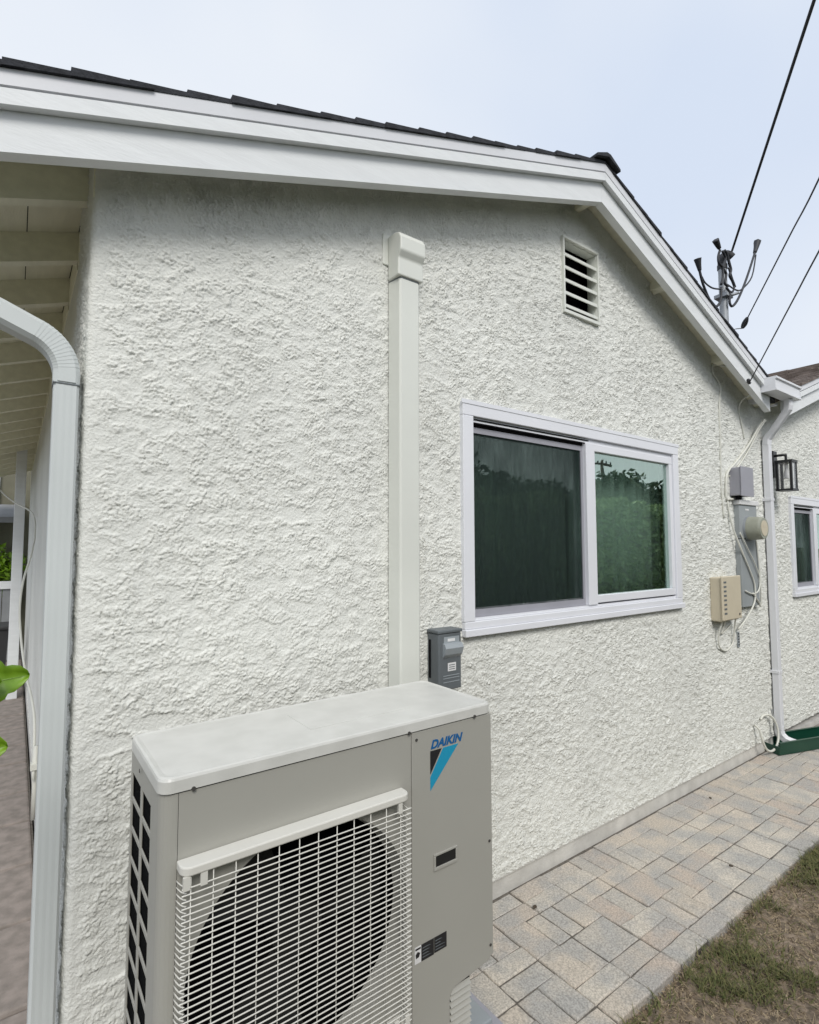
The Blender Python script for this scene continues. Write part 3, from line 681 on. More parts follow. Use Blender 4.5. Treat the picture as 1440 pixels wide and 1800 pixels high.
# ================================================================== LINE COVER (duct up the wall)
lc = thing('line_cover', 'tall ivory plastic line duct running up the wall behind the air conditioner', 'duct')
k = MB(); k.prism([(1.010, -.012), (1.020, -.070), (1.027, -.076), (1.108, -.076), (1.115, -.070), (1.124, -.012)], 2, .25, 2.585); k.build('duct_cover', M_ivory, lc)
k = MB(); P = [(-.012, 2.555), (-.084, 2.555), (-.084, 2.625), (-.100, 2.650), (-.100, 2.700), (-.088, 2.722), (-.060, 2.732), (-.012, 2.735)]
k.prism(P, 0, 1.006, 1.127); el = k.build('elbow_cap', M_ivory, lc); bv = el.modifiers.new('b', 'BEVEL'); bv.width = .005; bv.segments = 2
k = MB(); k.box(.984, 1.135, -.0115, .0, 2.62, 2.748, .004); k.build('wall_flange', M_ivory, lc)
k = MB(); k.prism([(1.0095, -.012), (1.0192, -.0708), (1.0265, -.0768), (1.1085, -.0768), (1.1158, -.0708), (1.125, -.012)], 2, 2.5485, 2.5535); k.build('joint', M_grayplas, lc)

# disconnect switch box
dx = thing('disconnect_box', 'dark grey electrical disconnect box with a lever beside the ivory duct', 'electrical box')
k = MB(); k.box(1.200, 1.318, -.078, -.008, .945, 1.166, .005); k.box(1.196, 1.322, -.083, -.008, 1.1665, 1.180, .004); k.build('enclosure', M_grayplas, dx)
k = MB(); k.box(1.226, 1.306, -.0805, -.0785, 1.108, 1.152, .001); k.build('lever_plate', M_graylite, dx)
k = MB(); k.prism([(-.0785, 1.070), (-.092, 1.085), (-.100, 1.110), (-.093, 1.125), (-.0785, 1.128)], 0, 1.220, 1.312); k.build('lever', M_graylite, dx)
k = MB(); k.box(1.246, 1.288, -.0795, -.0785, 1.018, 1.050); lb = k.build('sticker', M_sticker, dx)
for i in range(3):
    k = MB(); k.box(1.252, 1.282, -.0799, -.0796, 1.024 + i * .008, 1.027 + i * .008); k.build('sticker_print', M_grayplas, lb)
k = MB(); k.box(1.244, 1.282, -.0815, -.0808, 1.134, 1.145); k.build('sticker', M_sticker, dx)
for z in (.975, .990, 1.0):
    k = MB(); k.box(1.222, 1.306, -.0797, -.0786, z, z + .003); k.build('rib', M_graylite, dx)
k = MB(); k.box(1.1975, 1.1995, -.03, -.02, .99, 1.14); k.build('hinge', M_black, dx)
k = MB(); k.tube([(1.26, -.04, .944), (1.26, -.045, .7), (1.255, -.05, .4), (1.20, -.06, .26), (1.07, -.12, .22)], .012, 8, 4); tag(k.build('conduit', M_grayplas), 'grey flexible conduit dropping from the disconnect box behind the unit', 'conduit')

# ================================================================== DOWNSPOUTS, GUTTER
dl = thing('downspout', 'pale grey corrugated downspout at the near left corner of the house', 'downspout')
k = MB(); cx0, cx1, cy0, cy1 = -.0755, -.0165, .001, .070
def corr(k, z0, z1):
    P = []; n = 6
    for i in range(n + 1):
        t = i / n; P.append((cx0 + .006 + (cx1 - cx0 - .012) * t, cy0 + (.0004 if i % 2 else 0)))
    P += [(cx1, cy0 + .006)] + [(cx1 - (.0004 if i % 2 else 0), cy0 + .010 + .05 * i / 5) for i in range(6)] + [(cx1 - .006, cy1), (cx0 + .006, cy1), (cx0, cy1 - .006), (cx0, cy0 + .006)]
    k.prism(P, 2, z0, z1)
corr(k, .02, 1.985); k.build('pipe', M_gut, dl)
k = MB(); pts = [(-.046, .0355, 1.962), (-.046, .0355, 2.02)]
pts[1] = (-.046, .0355, 1.985)
for i in range(1, 16):
    a = R(4.7 * i); pts.append((-.046 - .118 * (1 - math.cos(a)), .0355, 1.985 + .118 * math.sin(a)))
pts2 = list(pts)
pts2 += [(-.20, .0355, 2.128), (-.42, .0355, 2.21), (-.56, .0355, 2.27)]
k.rect_sweep(pts2, .063, .074, (0, 1, 0)); elb = k.build('elbow', M_gut, dl)
for i in range(3, 16, 1):                 # crimps of the elbow
    p = Vector(pts2[i]); t = (Vector(pts2[i + 1]) - Vector(pts2[i - 1])).normalized() * .0020
    k = MB(); k.rect_sweep([p - t, p + t], .0640, .0750, (0, 1, 0)); k.build('crimp', M_gut, elb)
k = MB(); k.box(-.0772, -.0148, -.0006, .0712, 1.955, 1.9585); k.build('joint', M_grayplas, dl)

gl = thing('gutter', 'left eave gutter of white metal above the rafter tails', 'gutter')
k = MB(); P = [(-.625, 2.38), (-.625, 2.475), (-.63, 2.475), (-.635, 2.385), (-.70, 2.385), (-.74, 2.44), (-.745, 2.48), (-.75, 2.48), (-.745, 2.43), (-.705, 2.375)]
k.prism(P, 1, YF - .02, 7.3); k.build('trough', M_gutw, gl)

gb = thing('gutter_box', 'short white gutter box in the valley between the two gables', 'gutter')
k = MB(); gx0, gx1 = 4.13, 4.60; gz = 2.605
P = [(-.162, gz), (-.162, gz + .098), (-.165, gz + .098), (-.165, gz + .003), (-.248, gz + .003), (-.248, gz + .082), (-.243, gz + .082), (-.243, gz + .097), (-.264, gz + .097), (-.264, gz + .084), (-.252, gz + .080), (-.252, gz + .016), (-.259, gz + .012), (-.259, gz)]
k.prism(P, 0, gx0 + .004, gx1 - .004); k.build('trough', M_gutw, gb)
for x0 in (gx0, gx1 - .0035):
    k = MB(); k.prism([(-.1625, gz - .001), (-.1625, gz + .099), (-.2645, gz + .099), (-.2645, gz + .084), (-.254, gz + .078), (-.254, gz + .018), (-.2595, gz + .012), (-.2595, gz - .001)], 0, x0, x0 + .0035); k.build('end_cap', M_gutw, gb)
k = MB(); k.box(4.30, 4.56, -.115, .4, gz - .02, gz + .06); k.build('valley_pan', M_gutw, gb)

dr = thing('downspout', 'white downspout in the far corner between wall and lantern, draining into the green channel', 'downspout')
k = MB(); pts = [(4.50, -.205, gz + .002), (4.50, -.205, 2.565), (4.503, -.198, 2.53), (4.508, -.175, 2.50), (4.517, -.10, 2.40), (4.522, -.062, 2.355), (4.5225, -.045, 2.33), (4.5225, -.042, 2.29)]
k.rect_sweep(pts, .058, .052, (.05, 1, .3)); k.build('elbow', M_gutw, dr)
k = MB(); k.box(4.496, 4.549, -.066, -.016, .13, 2.298, .006); k.build('pipe', M_gutw, dr)
k = MB(); k.rect_sweep([(4.5225, -.041, .16), (4.5225, -.041, .125), (4.524, -.05, .095), (4.53, -.075, .068), (4.54, -.11, .055), (4.55, -.15, .048)], .054, .052, (1, 0, 0)); k.build('outlet_elbow', M_gutw, dr)
k = MB(); k.box(4.5245, 4.5755, -.1515, -.1495, .028, .068); k.build('outlet_mouth', M_black, dr)
for z in (.55, 1.85):
    k = MB(); k.box(4.490, 4.555, -.0675, -.004, z, z + .022, .002); k.build('strap', M_gutw, dr)

# green channel below the spout
gc = thing('drain_channel', 'dark green plastic splash channel on the pavers under the white downspout', 'drain channel')
def along(x0, x1, yc, w):
    k = MB()
    return k
ax, ay, bx, by = 4.345, -.105, 5.75, -.56      # near corner line of the front lip, running away to the right
dv = Vector((bx - ax, by - ay, 0)).normalized(); nv = Vector((-dv.y, dv.x, 0)); L = 1.4; wd = .17
def cbox(k, u0, u1, v0, v1, z0, z1):
    o = Vector((ax, ay, 0)); c = [o + dv * u + nv * v for u, v in ((u0, v0), (u1, v0), (u1, v1), (u0, v1))]
    k.add([(p.x, p.y, z) for z in (z0, z1) for p in c], [(0, 3, 2, 1), (4, 5, 6, 7), (0, 1, 5, 4), (1, 2, 6, 5), (2, 3, 7, 6), (3, 0, 4, 7)])
k = MB(); cbox(k, 0, L, 0, wd, .004, .012); k.build('base', M_green, gc)
for v0, v1 in ((0, .008), (wd - .008, wd)):
    k = MB(); cbox(k, 0, L, v0, v1, .0125, .082); cbox(k, -.003, L, v0 - .005, v1 + .003, .0823, .09); k.build('side_wall', M_green, gc)
k = MB(); cbox(k, -.008, -.0005, 0, wd, .004, .06); k.build('end_wall', M_green, gc)

# ================================================================== BOXES ON THE FAR WALL
jb = thing('junction_box', 'light grey square junction box above the electric meter', 'electrical box')
k = MB(); k.box(3.935, 4.128, -.082, -.006, 1.862, 2.062, .006); k.build('enclosure', M_jbox, jb)
k = MB(); k.box(3.930, 4.133, -.088, -.0825, 1.857, 2.067, .002); k.build('cover', M_jbox, jb)
k = MB(); k.box(3.96, 4.0, -.06, -.03, 1.835, 1.8615, .003); k.build('hub', M_black, jb)
mb_ = thing('electric_meter', 'tall grey electric meter panel with a round greenish meter on the wall', 'electric meter')
k = MB(); k.box(3.985, 4.275, -.045, -.006, 1.56, 1.80, .004); k.build('socket_panel', M_meterbox, mb_)
k = MB(); k.box(3.990, 4.272, -.043, -.006, 1.075, 1.556, .004); k.build('lower_panel', M_meterbox, mb_)
k = MB(); k.box(3.975, 4.29, -.055, -.006, 1.8005, 1.835, .004); k.build('rain_hood', M_sticker, mb_)
k = MB(); k.cyl((4.115, 1.632), .088, -.060, -.0455, 1, 28); k.build('meter_ring', M_mast, mb_)
k = MB(); k.cyl((4.115, 1.632), .080, -.135, -.0605, 1, 28, .086); k.cyl((4.115, 1.632), .074, -.150, -.1352, 1, 28, .080); k.build('meter', M_meterglass, mb_)
k = MB(); k.cyl((4.115, 1.632), .055, -.1525, -.1502, 1, 24); k.box(4.085, 4.145, -.154, -.1527, 1.64, 1.658); k.build('meter_face', M_beige, mb_)
k = MB(); k.box(4.08, 4.14, -.0465, -.0455, 1.762, 1.774); k.build('sticker', M_sticker, mb_)
pb = thing('telephone_box', 'beige telephone junction box with a row of louvre slots, below the meter panel', 'utility box')
k = MB(); k.box(3.585, 3.838, -.078, -.006, 1.012, 1.300, .008); k.build('enclosure', M_beige, pb)
k = MB(); k.box(3.575, 3.848, -.092, -.0785, 1.020, 1.308, .006); k.build('cover', M_beige, pb)
for i in range(8):
    k = MB(); k.box(3.592, 3.628, -.0935, -.0922, 1.06 + i * .029, 1.072 + i * .029); k.build('slot', M_grayplas, pb)
k = MB(); k.cyl((3.81, 1.05), .008, -.095, -.0922, 1, 10); k.build('screw', M_screw, pb)
lbp = MB(); lbp.box(3.955, 3.985, -.014, -.008, .80, .905); lbp = tag(lbp.build('wall_plate', M_graylite), 'small grey plate of dark dashes on the wall right of the beige box', 'plate')
for i in range(5):
    k = MB(); k.box(3.961, 3.979, -.0155, -.0142, .812 + i * .019, .821 + i * .019); k.build('dash', M_ink, lbp)

# lantern
ln = thing('wall_lantern', 'black wall lantern with clear glass panes above the far window', 'lantern')
k = MB(); k.box(4.645, 4.72, -.040, -.004, 2.045, 2.255, .004); k.build('back_plate', M_lamp, ln)
k = MB(); k.tube([(4.672, -.026, 2.215), (4.672, -.12, 2.215)], .010, 8, 0); k.cyl((4.672, -.115), .009, 2.170, 2.215, 2, 10); k.build('arm', M_lamp, ln)
lx0, lx1, ly0, ly1, lz0, lz1 = 4.615, 4.725, -.170, -.060, 1.935, 2.165
k = MB(); k.box(lx0 - .004, lx1 + .004, ly0 - .004, ly1 + .004, lz1 - .016, lz1 + .004); k.box(lx0 - .004, lx1 + .004, ly0 - .004, ly1 + .004, lz0 - .004, lz0 + .011)
for x0 in (lx0, lx1 - .017):
    for y0 in (ly0, ly1 - .017): k.box(x0, x0 + .017, y0, y0 + .017, lz0 + .0113, lz1 - .0123)
k.build('cage', M_lamp, ln)
for x0, x1, y0, y1 in ((lx0 + .0175, lx1 - .0175, ly0 + .003, ly0 + .0055), (lx0 + .0175, lx1 - .0175, ly1 - .0055, ly1 - .003), (lx0 + .003, lx0 + .0055, ly0 + .0175, ly1 - .0175), (lx1 - .0055, lx1 - .003, ly0 + .0175, ly1 - .0175)):
    k = MB(); k.box(x0, x1, y0, y1, lz0 + .0115, lz1 - .0125); k.build('pane', M_lampglass, ln)
k = MB(); k.cyl((4.67, -.115), .012, 2.10, 2.152, 2, 12); k.cyl((4.67, -.115), .022, 2.03, 2.10, 2, 14, .012); k.build('bulb', M_sticker, ln)

# ================================================================== CABLES ON THE WALL
def cable(name, pts, r, m, label, cat='cable', group=None, n=6, sm=5):
    k = MB(); k.tube(pts, r, n, sm); return tag(k.build(name, m), label, cat, group)
cable('cable', [(3.86, -.115, 2.77), (3.83, -.06, 2.765), (3.745, -.02, 2.77), (3.735, -.012, 2.72), (3.80, -.012, 2.675), (3.85, -.012, 2.63), (3.83, -.012, 2.56), (3.815, -.012, 2.45), (3.81, -.012, 2.2), (3.80, -.012, 1.95), (3.82, -.012, 1.70)], .006, M_cable, 'thin white cable that curls out from under the right eave and drops straight down')
cable('cable', [(4.11, -.115, 2.60), (4.10, -.05, 2.57), (4.13, -.012, 2.50), (4.17, -.012, 2.40), (4.20, -.012, 2.30)], .005, M_cable, 'short white cable hanging from the black overhead wire under the eave')
cable('cable', [(4.40, -.08, 2.46), (4.36, -.05, 2.40), (4.25, -.02, 2.26), (4.05, -.016, 2.12), (3.90, -.016, 2.03), (3.865, -.016, 1.95), (3.86, -.016, 1.84), (3.90, -.016, 1.835), (3.965, -.02, 1.84)], .0085, M_cable, 'thick white cable looping from the eave corner around the grey junction box')
cable('cable', [(4.42, -.08, 2.46), (4.37, -.05, 2.385), (4.27, -.02, 2.24), (4.08, -.016, 2.09), (3.93, -.012, 2.0)], .006, M_cable, 'second white cable running beside the thick one into the junction box')
cable('cable', [(3.88, -.012, 1.83), (3.90, -.03, 1.65), (3.98, -.05, 1.48), (4.10, -.052, 1.33), (4.17, -.052, 1.22), (4.15, -.052, 1.10), (4.03, -.04, .99), (3.93, -.03, .93)], .0065, M_cable, 'white cable crossing the grey meter panel in a long bow')
cable('cable', [(3.97, -.05, 1.60), (4.06, -.054, 1.50), (4.19, -.054, 1.37), (4.26, -.054, 1.26), (4.22, -.054, 1.18), (4.12, -.054, 1.165), (4.02, -.05, 1.19)], .005, M_cable, 'thin white wire that hooks round near the right edge of the meter panel')
cable('cable', [(4.235, -.05, 1.55), (4.25, -.054, 1.40), (4.27, -.052, 1.2), (4.285, -.04, 1.07), (4.23, -.05, 1.10), (4.13, -.054, 1.17)], .006, M_cable, 'white cable dropping from the meter along the right edge of its panel')
cable('cable', [(3.66, -.05, 1.012), (3.64, -.03, .93), (3.66, -.02, .84), (3.76, -.018, .80), (3.86, -.02, .84), (3.87, -.03, .93), (3.86, -.045, 1.02)], .0055, M_cable, 'white wire hanging in a loop under the beige telephone box')
cable('cable', [(3.70, -.05, 1.012), (3.72, -.03, .97), (3.70, -.02, .92), (3.78, -.02, .94), (3.85, -.02, .97)], .004, M_cable, 'short white wire end inside the loop below the telephone box')
coil = []
for i in range(16):
    a = -2.4 + 4.6 * i / 15; coil.append((4.32 + .11 * math.sin(a) + .0, -.05 - .03 * math.cos(a) * .5, .150 + .115 * math.cos(a)))
cable('cable', [(4.15, -.02, .235), (4.165, -.045, .20), (4.18, -.055, .13), (4.235, -.06, .055), (4.32, -.065, .030), (4.41, -.065, .06), (4.445, -.06, .13), (4.425, -.05, .215), (4.37, -.035, .265), (4.30, -.022, .272), (4.26, -.018, .25)], .0085, M_cable, 'white cable coiled in a ring at the foot of the far downspout')
cable('cable', [(4.42, -.03, .30), (4.43, -.045, .2), (4.42, -.05, .13), (4.44, -.055, .10)], .006, M_cableg, 'short grey cable stub beside the white coil at the wall foot')

# ================================================================== POWER MAST AND OVERHEAD WIRES
pm = thing('power_mast', 'grey steel power mast with weatherhead and looping black leads above the right roof slope', 'power mast')
mx_, my_ = 4.22, .10
k = MB(); k.cyl((mx_, my_), .030, 2.6, 3.70, 2, 16); k.build('pipe', M_mast, pm)
k = MB(); k.cyl((mx_, my_), .036, 3.655, 3.69, 2, 16); k.tube([(mx_, my_, 3.69), (mx_ - .005, my_ - .005, 3.74), (mx_ + .02, my_ - .03, 3.77), (mx_ + .05, my_ - .05, 3.745)], .032, 10, 3); k.build('weatherhead', M_wire, pm)
k = MB(); k.box(mx_ - .05, mx_ + .05, my_ - .05, my_ + .05, 3.42, 3.45, .004); k.tube([(mx_, my_ - .03, 3.43), (mx_ + .05, my_ - .09, 3.45)], .012, 6, 0); k.build('clamp', M_mast, pm)
def pl(name, P, r, m=M_wire): 
    k = MB(); k.tube([(mx_ + a, my_ + b_, c) for a, b_, c in P], r, 6, 4); k.build(name, m, pm)
# left and right leads: loops that end in fat black splices
pl('lead', [(-0.152, -0.050, 3.448), (-0.170, -0.050, 3.342), (-0.248, -0.050, 3.273), (-0.327, -0.050, 3.281), (-0.440, -0.050, 3.389), (-0.498, -0.050, 3.511)], 0.0095)
pl('lead', [(-0.153, -0.050, 3.435), (-0.181, -0.050, 3.426), (-0.300, -0.050, 3.401), (-0.404, -0.050, 3.408), (-0.453, -0.050, 3.440)], 0.006)
pl('splice', [(-0.480, -0.050, 3.474), (-0.497, -0.050, 3.519), (-0.507, -0.050, 3.554)], lambda t: .012 + .016 * t)
pl('lead', [(-0.065, -0.050, 3.473), (-0.011, -0.050, 3.444), (-0.018, -0.050, 3.366), (0.030, -0.050, 3.352), (0.148, -0.050, 3.453), (0.319, -0.050, 3.673), (0.516, -0.050, 3.969)], 0.0095)
pl('lead', [(-0.044, -0.050, 3.502), (0.112, -0.050, 3.502), (0.228, -0.050, 3.550), (0.412, -0.050, 3.703), (0.510, -0.050, 3.919)], 0.006)
pl('splice', [(0.490, -0.050, 3.931), (0.530, -0.050, 3.998), (0.553, -0.050, 4.046)], lambda t: .014 + .016 * t)
pl('splice', [(-0.154, -0.050, 3.748), (-0.180, -0.050, 3.766), (-0.215, -0.050, 3.794)], lambda t: .013 + .013 * t)
pl('lead', [(-0.146, -0.050, 3.738), (-0.178, -0.050, 3.683), (-0.173, -0.050, 3.631), (-0.119, -0.050, 3.613), (-0.116, -0.050, 3.543), (-0.150, -0.050, 3.471)], 0.01)
pl('lead', [(-0.069, -0.050, 3.764), (-0.032, -0.050, 3.744), (0.001, -0.050, 3.687), (0.026, -0.050, 3.636), (0.002, -0.050, 3.588), (0.048, -0.050, 3.556), (0.084, -0.050, 3.517)], 0.011)
pl('lead', [(-0.108, -0.050, 3.746), (-0.055, -0.050, 3.701), (-0.110, -0.050, 3.616), (-0.056, -0.050, 3.579), (-0.091, -0.050, 3.501), (-0.035, -0.050, 3.491)], 0.01)
pl('lead', [(-0.012, -0.050, 3.647), (0.040, -0.050, 3.577), (0.074, -0.050, 3.523), (0.040, -0.050, 3.468), (-0.009, -0.050, 3.458)], 0.008)
pole_pt = Vector((-12.0, -11.6, 8.6))
def span(name, p0, p1, far, r, label, sag=.0):
    """wire from the house through p1 to the far pole"""
    a, b_, c = Vector(p0), Vector(p1), Vector(far); P = [a + (b_ - a) * t for t in (0, .25, .5, .75)] 
    for i in range(1, 4): P[i].z -= sag * (1 - (i / 2 - 1) ** 2) if False else 0
    P += [b_ + (c - b_) * t for t in (0, .05, .15, .35, .65, 1)]
    k = MB(); k.tube(P, r, 6, 4); return tag(k.build(name, M_wire), label, 'overhead wire', 'overhead wires from the house to the street pole')
SPANS = True
w0 = span('overhead_wire', (4.280, 0.050, 3.802), (2.86, -.90, 4.06), pole_pt, .0085, 'thick twisted black service wire rising from the mast to the top of the picture')
span('overhead_wire', (4.406, 0.050, 3.215), (2.90, -.90, 3.27), pole_pt - Vector((0, 0, .8)), .0046, 'thin black wire with a fat black clamp near its lower end')
span('overhead_wire', (3.845, -.200, 2.62), (2.66, -.95, 2.805), pole_pt - Vector((0, 0, 1.6)), .004, 'thin black wire ending on the white barge board above the far corner')
k = MB(); k.tube([(4.406, 0.050, 3.215), (4.405, 0.030, 3.249), (4.378, 0.000, 3.277)], lambda t: .010 + .012 * math.sin(PI * min(1, t * 1.05)), 8, 3); tag(k.build('wire_clamp', M_wire), 'fat black wedge clamp at the lower end of the middle overhead wire', 'clamp')
k = MB(); k.tube([(4.406, 0.050, 3.215), (4.306, 0.080, 3.187), (4.22, .10, 3.10)], .004, 6, 3); tag(k.build('guy_hook', M_mast), 'thin steel hook tying the black clamp to the mast', 'hook')
k = MB(); k.tube([(3.85, -.197, 2.615), (3.815, -.205, 2.612), (3.79, -.213, 2.622)], .011, 6, 3); tag(k.build('wire_clamp', M_wire), 'small black wire anchor fixed to the barge board', 'clamp')

# ================================================================== LEFT BACKGROUND
k = MB(); k.box(-.165, -.075, 5.0, 5.09, 0, 2.52, .006); tag(k.build('porch_post', M_trim), 'white square post under the far end of the left eave', 'post')
cable('cable', [(-.45, 4.9, 2.32), (-.285, 4.85, 2.07), (-.16, 4.6, 1.93), (-.035, 3.9, 1.80), (-.018, 3.6, 1.62), (-.04, 3.4, 1.45), (-.085, 3.3, 1.25), (-.10, 3.2, 1.05), (-.085, 3.0, .85), (-.06, 2.6, .7), (-.03, 2.2, .60), (-.02, 2.0, .5), (-.02, 1.9, .25)], .008, M_cable, 'loose white cable drooping across the shaded left side wall')
k = MB(); k.tube([(-.012, 1.93, .03), (-.012, 1.93, .42)], .012, 8, 0); k.box(-.035, -.003, 1.90, 1.96, .30, .33); tag(k.build('wall_pipe', M_cable), 'short white pipe with a clamp low on the left side wall', 'pipe')
sh = thing('shed', 'olive shed with a pale sloping roof edge beyond the left side path', 'shed')
k = MB(); k.box(-.36, .6, 8.2, 10.2, 0, 2.9); k.build('wall', M_shedwall, sh)
k = MB(); k.prism([(7.6, 1.85), (8.19, 2.05), (8.19, 2.14), (7.6, 1.93)], 0, -3.6, -.05); k.build('roof', M_fence, sh)
k = MB(); k.box(-.40, -.355, 8.14, 8.19, .0, 2.95); k.build('corner_board', M_trim, sh)
fn = thing('fence', 'grey board fence behind the bush at the end of the side path', 'fence')
for i in range(14):
    x0 = -2.4 + i * .165
    k = MB(); k.box(x0, x0 + .158, 7.2, 7.225, .02, 1.02, .003, 1); k.build('board', M_fence, fn)
k = MB(); k.box(-2.4, -.10, 7.17, 7.1985, .96, 1.06); k.build('rail', M_trim, fn)
bn = thing('bin', 'dark plastic planter bin in front of the grey fence', 'bin')
k = MB(); k.add([(-.50, 5.6, 0), (-.19, 5.6, 0), (-.19, 5.95, 0), (-.50, 5.95, 0), (-.54, 5.56, .62), (-.165, 5.56, .62), (-.165, 5.99, .62), (-.54, 5.99, .62)], [(0, 3, 2, 1), (0, 1, 5, 4), (1, 2, 6, 5), (2, 3, 7, 6), (3, 0, 4, 7), (4, 5, 6, 7)]); k.build('body', M_pot, bn)
k = MB(); k.box(-.56, -.15, 5.54, 6.01, .6205, .66, .01); k.build('rim', M_pot, bn)

def leaf_cards(name, n, fn_pos, size, m, seed, parent=None):
    g = np.random.default_rng(seed); P = fn_pos(g, n); n = len(P)
    d = g.normal(size=(n, 3)); d /= np.linalg.norm(d, axis=1)[:, None]; e = np.cross(d, g.normal(size=(n, 3))); e /= np.linalg.norm(e, axis=1)[:, None]
    s = size * g.uniform(.6, 1.3, n)[:, None]
    v = np.stack([P - d * s, P + e * s * .45, P + d * s, P - e * s * .45], 1).reshape(-1, 3)
    return np_mesh(name, v, np.arange(n * 4).reshape(-1, 4), m, parent, False)
def blob(c, r):
    def fpos(g, n):
        a = g.normal(size=(n, 3)); a /= np.linalg.norm(a, axis=1)[:, None]; rad = g.random(n)[:, None] ** .4
        w = 1 + .35 * np.sin(a[:, :1] * 5 + c[0]) * np.cos(a[:, 2:] * 4 + c[1])
        return np.array(c) + a * rad * np.array(r) * w
    return fpos
bu = thing('bush', 'green bush showing above the grey fence', 'bush')
leaf_cards('foliage', 2600, blob((-.55, 7.9, 1.15), (.5, .3, .42)), .05, M_leaf, 60, bu)
k = MB(); k.tube([(-.55, 7.9, 0), (-.55, 7.9, 1.0)], .03, 6, 0); k.build('stem', M_bark, bu)

# fresh leaf plant at the left edge, close to the camera
lp = thing('leafy_plant', 'bright green lobed leaves of a plant poking in at the left edge', 'plant')
def leaf(p, d, up, L, name='leaf'):
    d = Vector(d).normalized(); up = Vector(up); up = (up - d * up.dot(d)).normalized(); s = d.cross(up)
    out_ = [(0, .04), (.08, .22), (.2, .30), (.30, .24), (.36, .22), (.45, .40), (.58, .46), (.68, .36), (.72, .26), (.80, .24), (.90, .18), (.98, .08), (1.0, 0)]
    v = []; f = []
    for t, w in out_:
        c = Vector(p) + d * L * t - up * L * .16 * t * t
        for k_ in (-1, -.5, 0, .5, 1):
            ww = w * .78 * (1 + .10 * math.sin(t * 17 + k_)); v.append(c + s * L * ww * k_ + up * L * (.10 * abs(k_) ** 1.5 + .02 * math.sin(t * 21) * abs(k_)))
    for i in range(len(out_) - 1):
        for j in range(4): f.append((i * 5 + j, i * 5 + j + 1, (i + 1) * 5 + j + 1, (i + 1) * 5 + j))
    k = MB(); k.add(v, f, True); o = k.build(name, M_leaf, lp); so = o.modifiers.new('t', 'SOLIDIFY'); so.thickness = .0008
    k = MB(); k.tube([Vector(p) + d * L * t - up * L * .16 * t * t + up * .0012 for t in (0, .3, .6, .95)], lambda t: .0016 * (1.1 - t), 5, 2); k.build('midrib', M_vein, o)
leaf((-.228, -.60, 1.284), (1, .05, .10), (-.1, -.95, .25), .112)
leaf((-.235, -.64, 1.312), (.95, .15, -.20), (-.1, -.9, .45), .085)
leaf((-.25, -.62, 1.192), (1, .05, -.05), (0, -.95, .2), .108)
leaf((-.28, -.62, 1.24), (-.7, .5, .3), (0, 0, 1), .12); leaf((-.30, -.62, 1.15), (.3, .8, .2), (0, 0, 1), .12); leaf((-.29, -.63, 1.32), (-.2, .8, .5), (0, -.4, 1), .10)
k = MB(); k.tube([(-.30, -.60, 0), (-.31, -.61, .5), (-.29, -.62, 1.0), (-.28, -.63, 1.34)], lambda t: .010 - .006 * t, 8, 4)
for q0, q1 in (((-.29, -.62, 1.2), (-.235, -.62, 1.268)), ((-.283, -.63, 1.28), (-.245, -.66, 1.315)), ((-.288, -.62, 1.13), (-.25, -.66, 1.195))): k.tube([q0, q1], .0025, 6, 0)
k.build('stem', M_vein, lp)

# ================================================================== GARDEN OPPOSITE (seen in the window glass)
hg = thing('hedge', 'clipped green hedge opposite the house, mirrored in the window', 'hedge')
def hpos(g, n):
    f = g.random(n); x = g.uniform(-3, 16, n); top = 2.28 + .07 * np.sin(x * 3.1) + .05 * np.sin(x * 7.7)
    y = np.where(f < .7, -3.6 - np.abs(g.normal(0, .10, n)), -3.6 - g.random(n) * .9); z = np.where(f < .7, g.random(n) * top, top - np.abs(g.normal(0, .06, n)))
    return np.stack([x, y, z], -1)
leaf_cards('foliage', 42000, hpos, .055, M_hedge, 61, hg)
k = MB(); k.box(-3, 16, -4.5, -3.78, -.07, 2.15); k.build('core', M_bark, hg)
def tree(x, y, h, r, seed, lab):
    t = thing('tree', lab, 'tree', 'trees behind the hedge opposite')
    k = MB(); k.tube([(x, y, -.08), (x + .1, y, h * .3), (x - .05, y + .1, h * .6), (x, y, h * .9)], lambda q_: .16 * (1 - .8 * q_), 8, 3)
    for i in range(5):
        a = i * 1.3; k.tube([(x, y, h * .4 + i * .2), (x + r * .6 * math.cos(a), y + r * .6 * math.sin(a), h * .65 + i * .1)], lambda q_: .06 * (1 - .7 * q_), 6, 0)
    k.build('trunk', M_bark, t)
    g0 = np.random.default_rng(seed); cs = [(x + g0.normal(0, r * .45), y + g0.normal(0, r * .4), h * .68 + g0.normal(0, h * .13)) for _ in range(9)]
    def fp(g, n): return np.concatenate([blob(c, (r * .55, r * .5, h * .16))(g, n // 9) for c in cs], 0)
    leaf_cards('crown', 9000, fp, .14, M_treeleaf, seed, t)
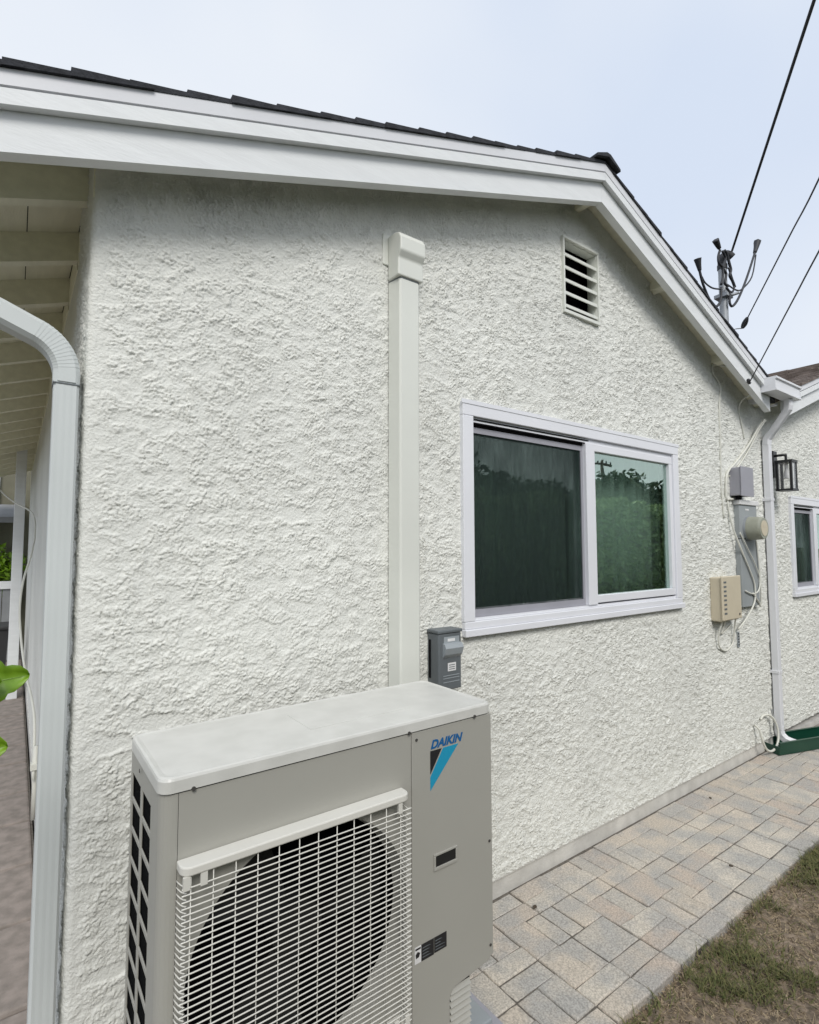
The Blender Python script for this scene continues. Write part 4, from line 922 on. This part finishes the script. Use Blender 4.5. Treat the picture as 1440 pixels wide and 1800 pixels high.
for i, (x, y, h, r, lab) in enumerate(((22.6, -12.4, 4.75, 2.3, 'rounded dark tree mirrored above the hedge in the right window pane'), (17.6, -13, 4.3, 2.0, 'dark tree mirrored just left of the window mullion'), (12.5, -12.5, 4.6, 2.2, 'broad dark tree mirrored faintly behind the insect screen'), (28.5, -13, 4.3, 2.2, 'dark tree beyond the rounded one, mirrored at the right edge of the pane'))): tree(x, y, h, r, 70 + i, lab)
def upole(x, y, h, label):
    p_ = thing('utility_pole', label, 'utility pole')
    k = MB(); k.tube([(x, y, -.08), (x, y, h)], lambda t: .15 - .05 * t, 10, 0); k.build('pole', M_woodpole, p_)
    for dz in (.25, 1.3):
        k = MB(); k.box(x - 1.1, x + 1.1, y - .06, y + .06, h - dz - .06, h - dz + .06); k.build('crossarm', M_woodpole, p_)
        for q_ in (-1, -.5, .5, 1):
            k = MB(); k.cyl((x + q_, y), .05, h - dz + .061, h - dz + .2, 2, 8); k.build('insulator', M_wire, p_)
upole(29.6, -18.2, 6.9, 'wooden utility pole with two crossarms mirrored in the right window pane')
upole(-12.0, -11.75, 9.1, 'wooden utility pole that carries the overhead wires to the house')

# a few dry leaves blown onto the pavers
for (x, y, a, L, lab) in ((1.655, -.145, .4, .022, 'small dark curled dry leaf on the pavers just right of the air conditioner'), (2.62, -.50, 2.0, .018, 'tiny brown dry leaf lying near the lawn edge of the paver path'), (3.25, -.12, 1.1, .02, 'brown dry leaf on the pavers close to the wall below the beige box')):
    k = MB(); n = 6; v = []
    for i in range(n + 1):
        t = i / n; w = .42 * L * math.sin(PI * t) ** .7
        for q_ in (-1, 0, 1): v.append((L * (t - .5) * math.cos(a) - q_ * w * math.sin(a), L * (t - .5) * math.sin(a) + q_ * w * math.cos(a), .004 + .006 * abs(q_) + .005 * abs(t - .5)))
    k.add(v, [(i * 3 + j, i * 3 + j + 1, (i + 1) * 3 + j + 1, (i + 1) * 3 + j) for i in range(n) for j in range(2)], True)
    o = k.build('dry_leaf', M_bark, None, (x, y, 0)); so = o.modifiers.new('t', 'SOLIDIFY'); so.thickness = .0006; tag(o, lab, 'leaf', 'dry leaves on the paver path')
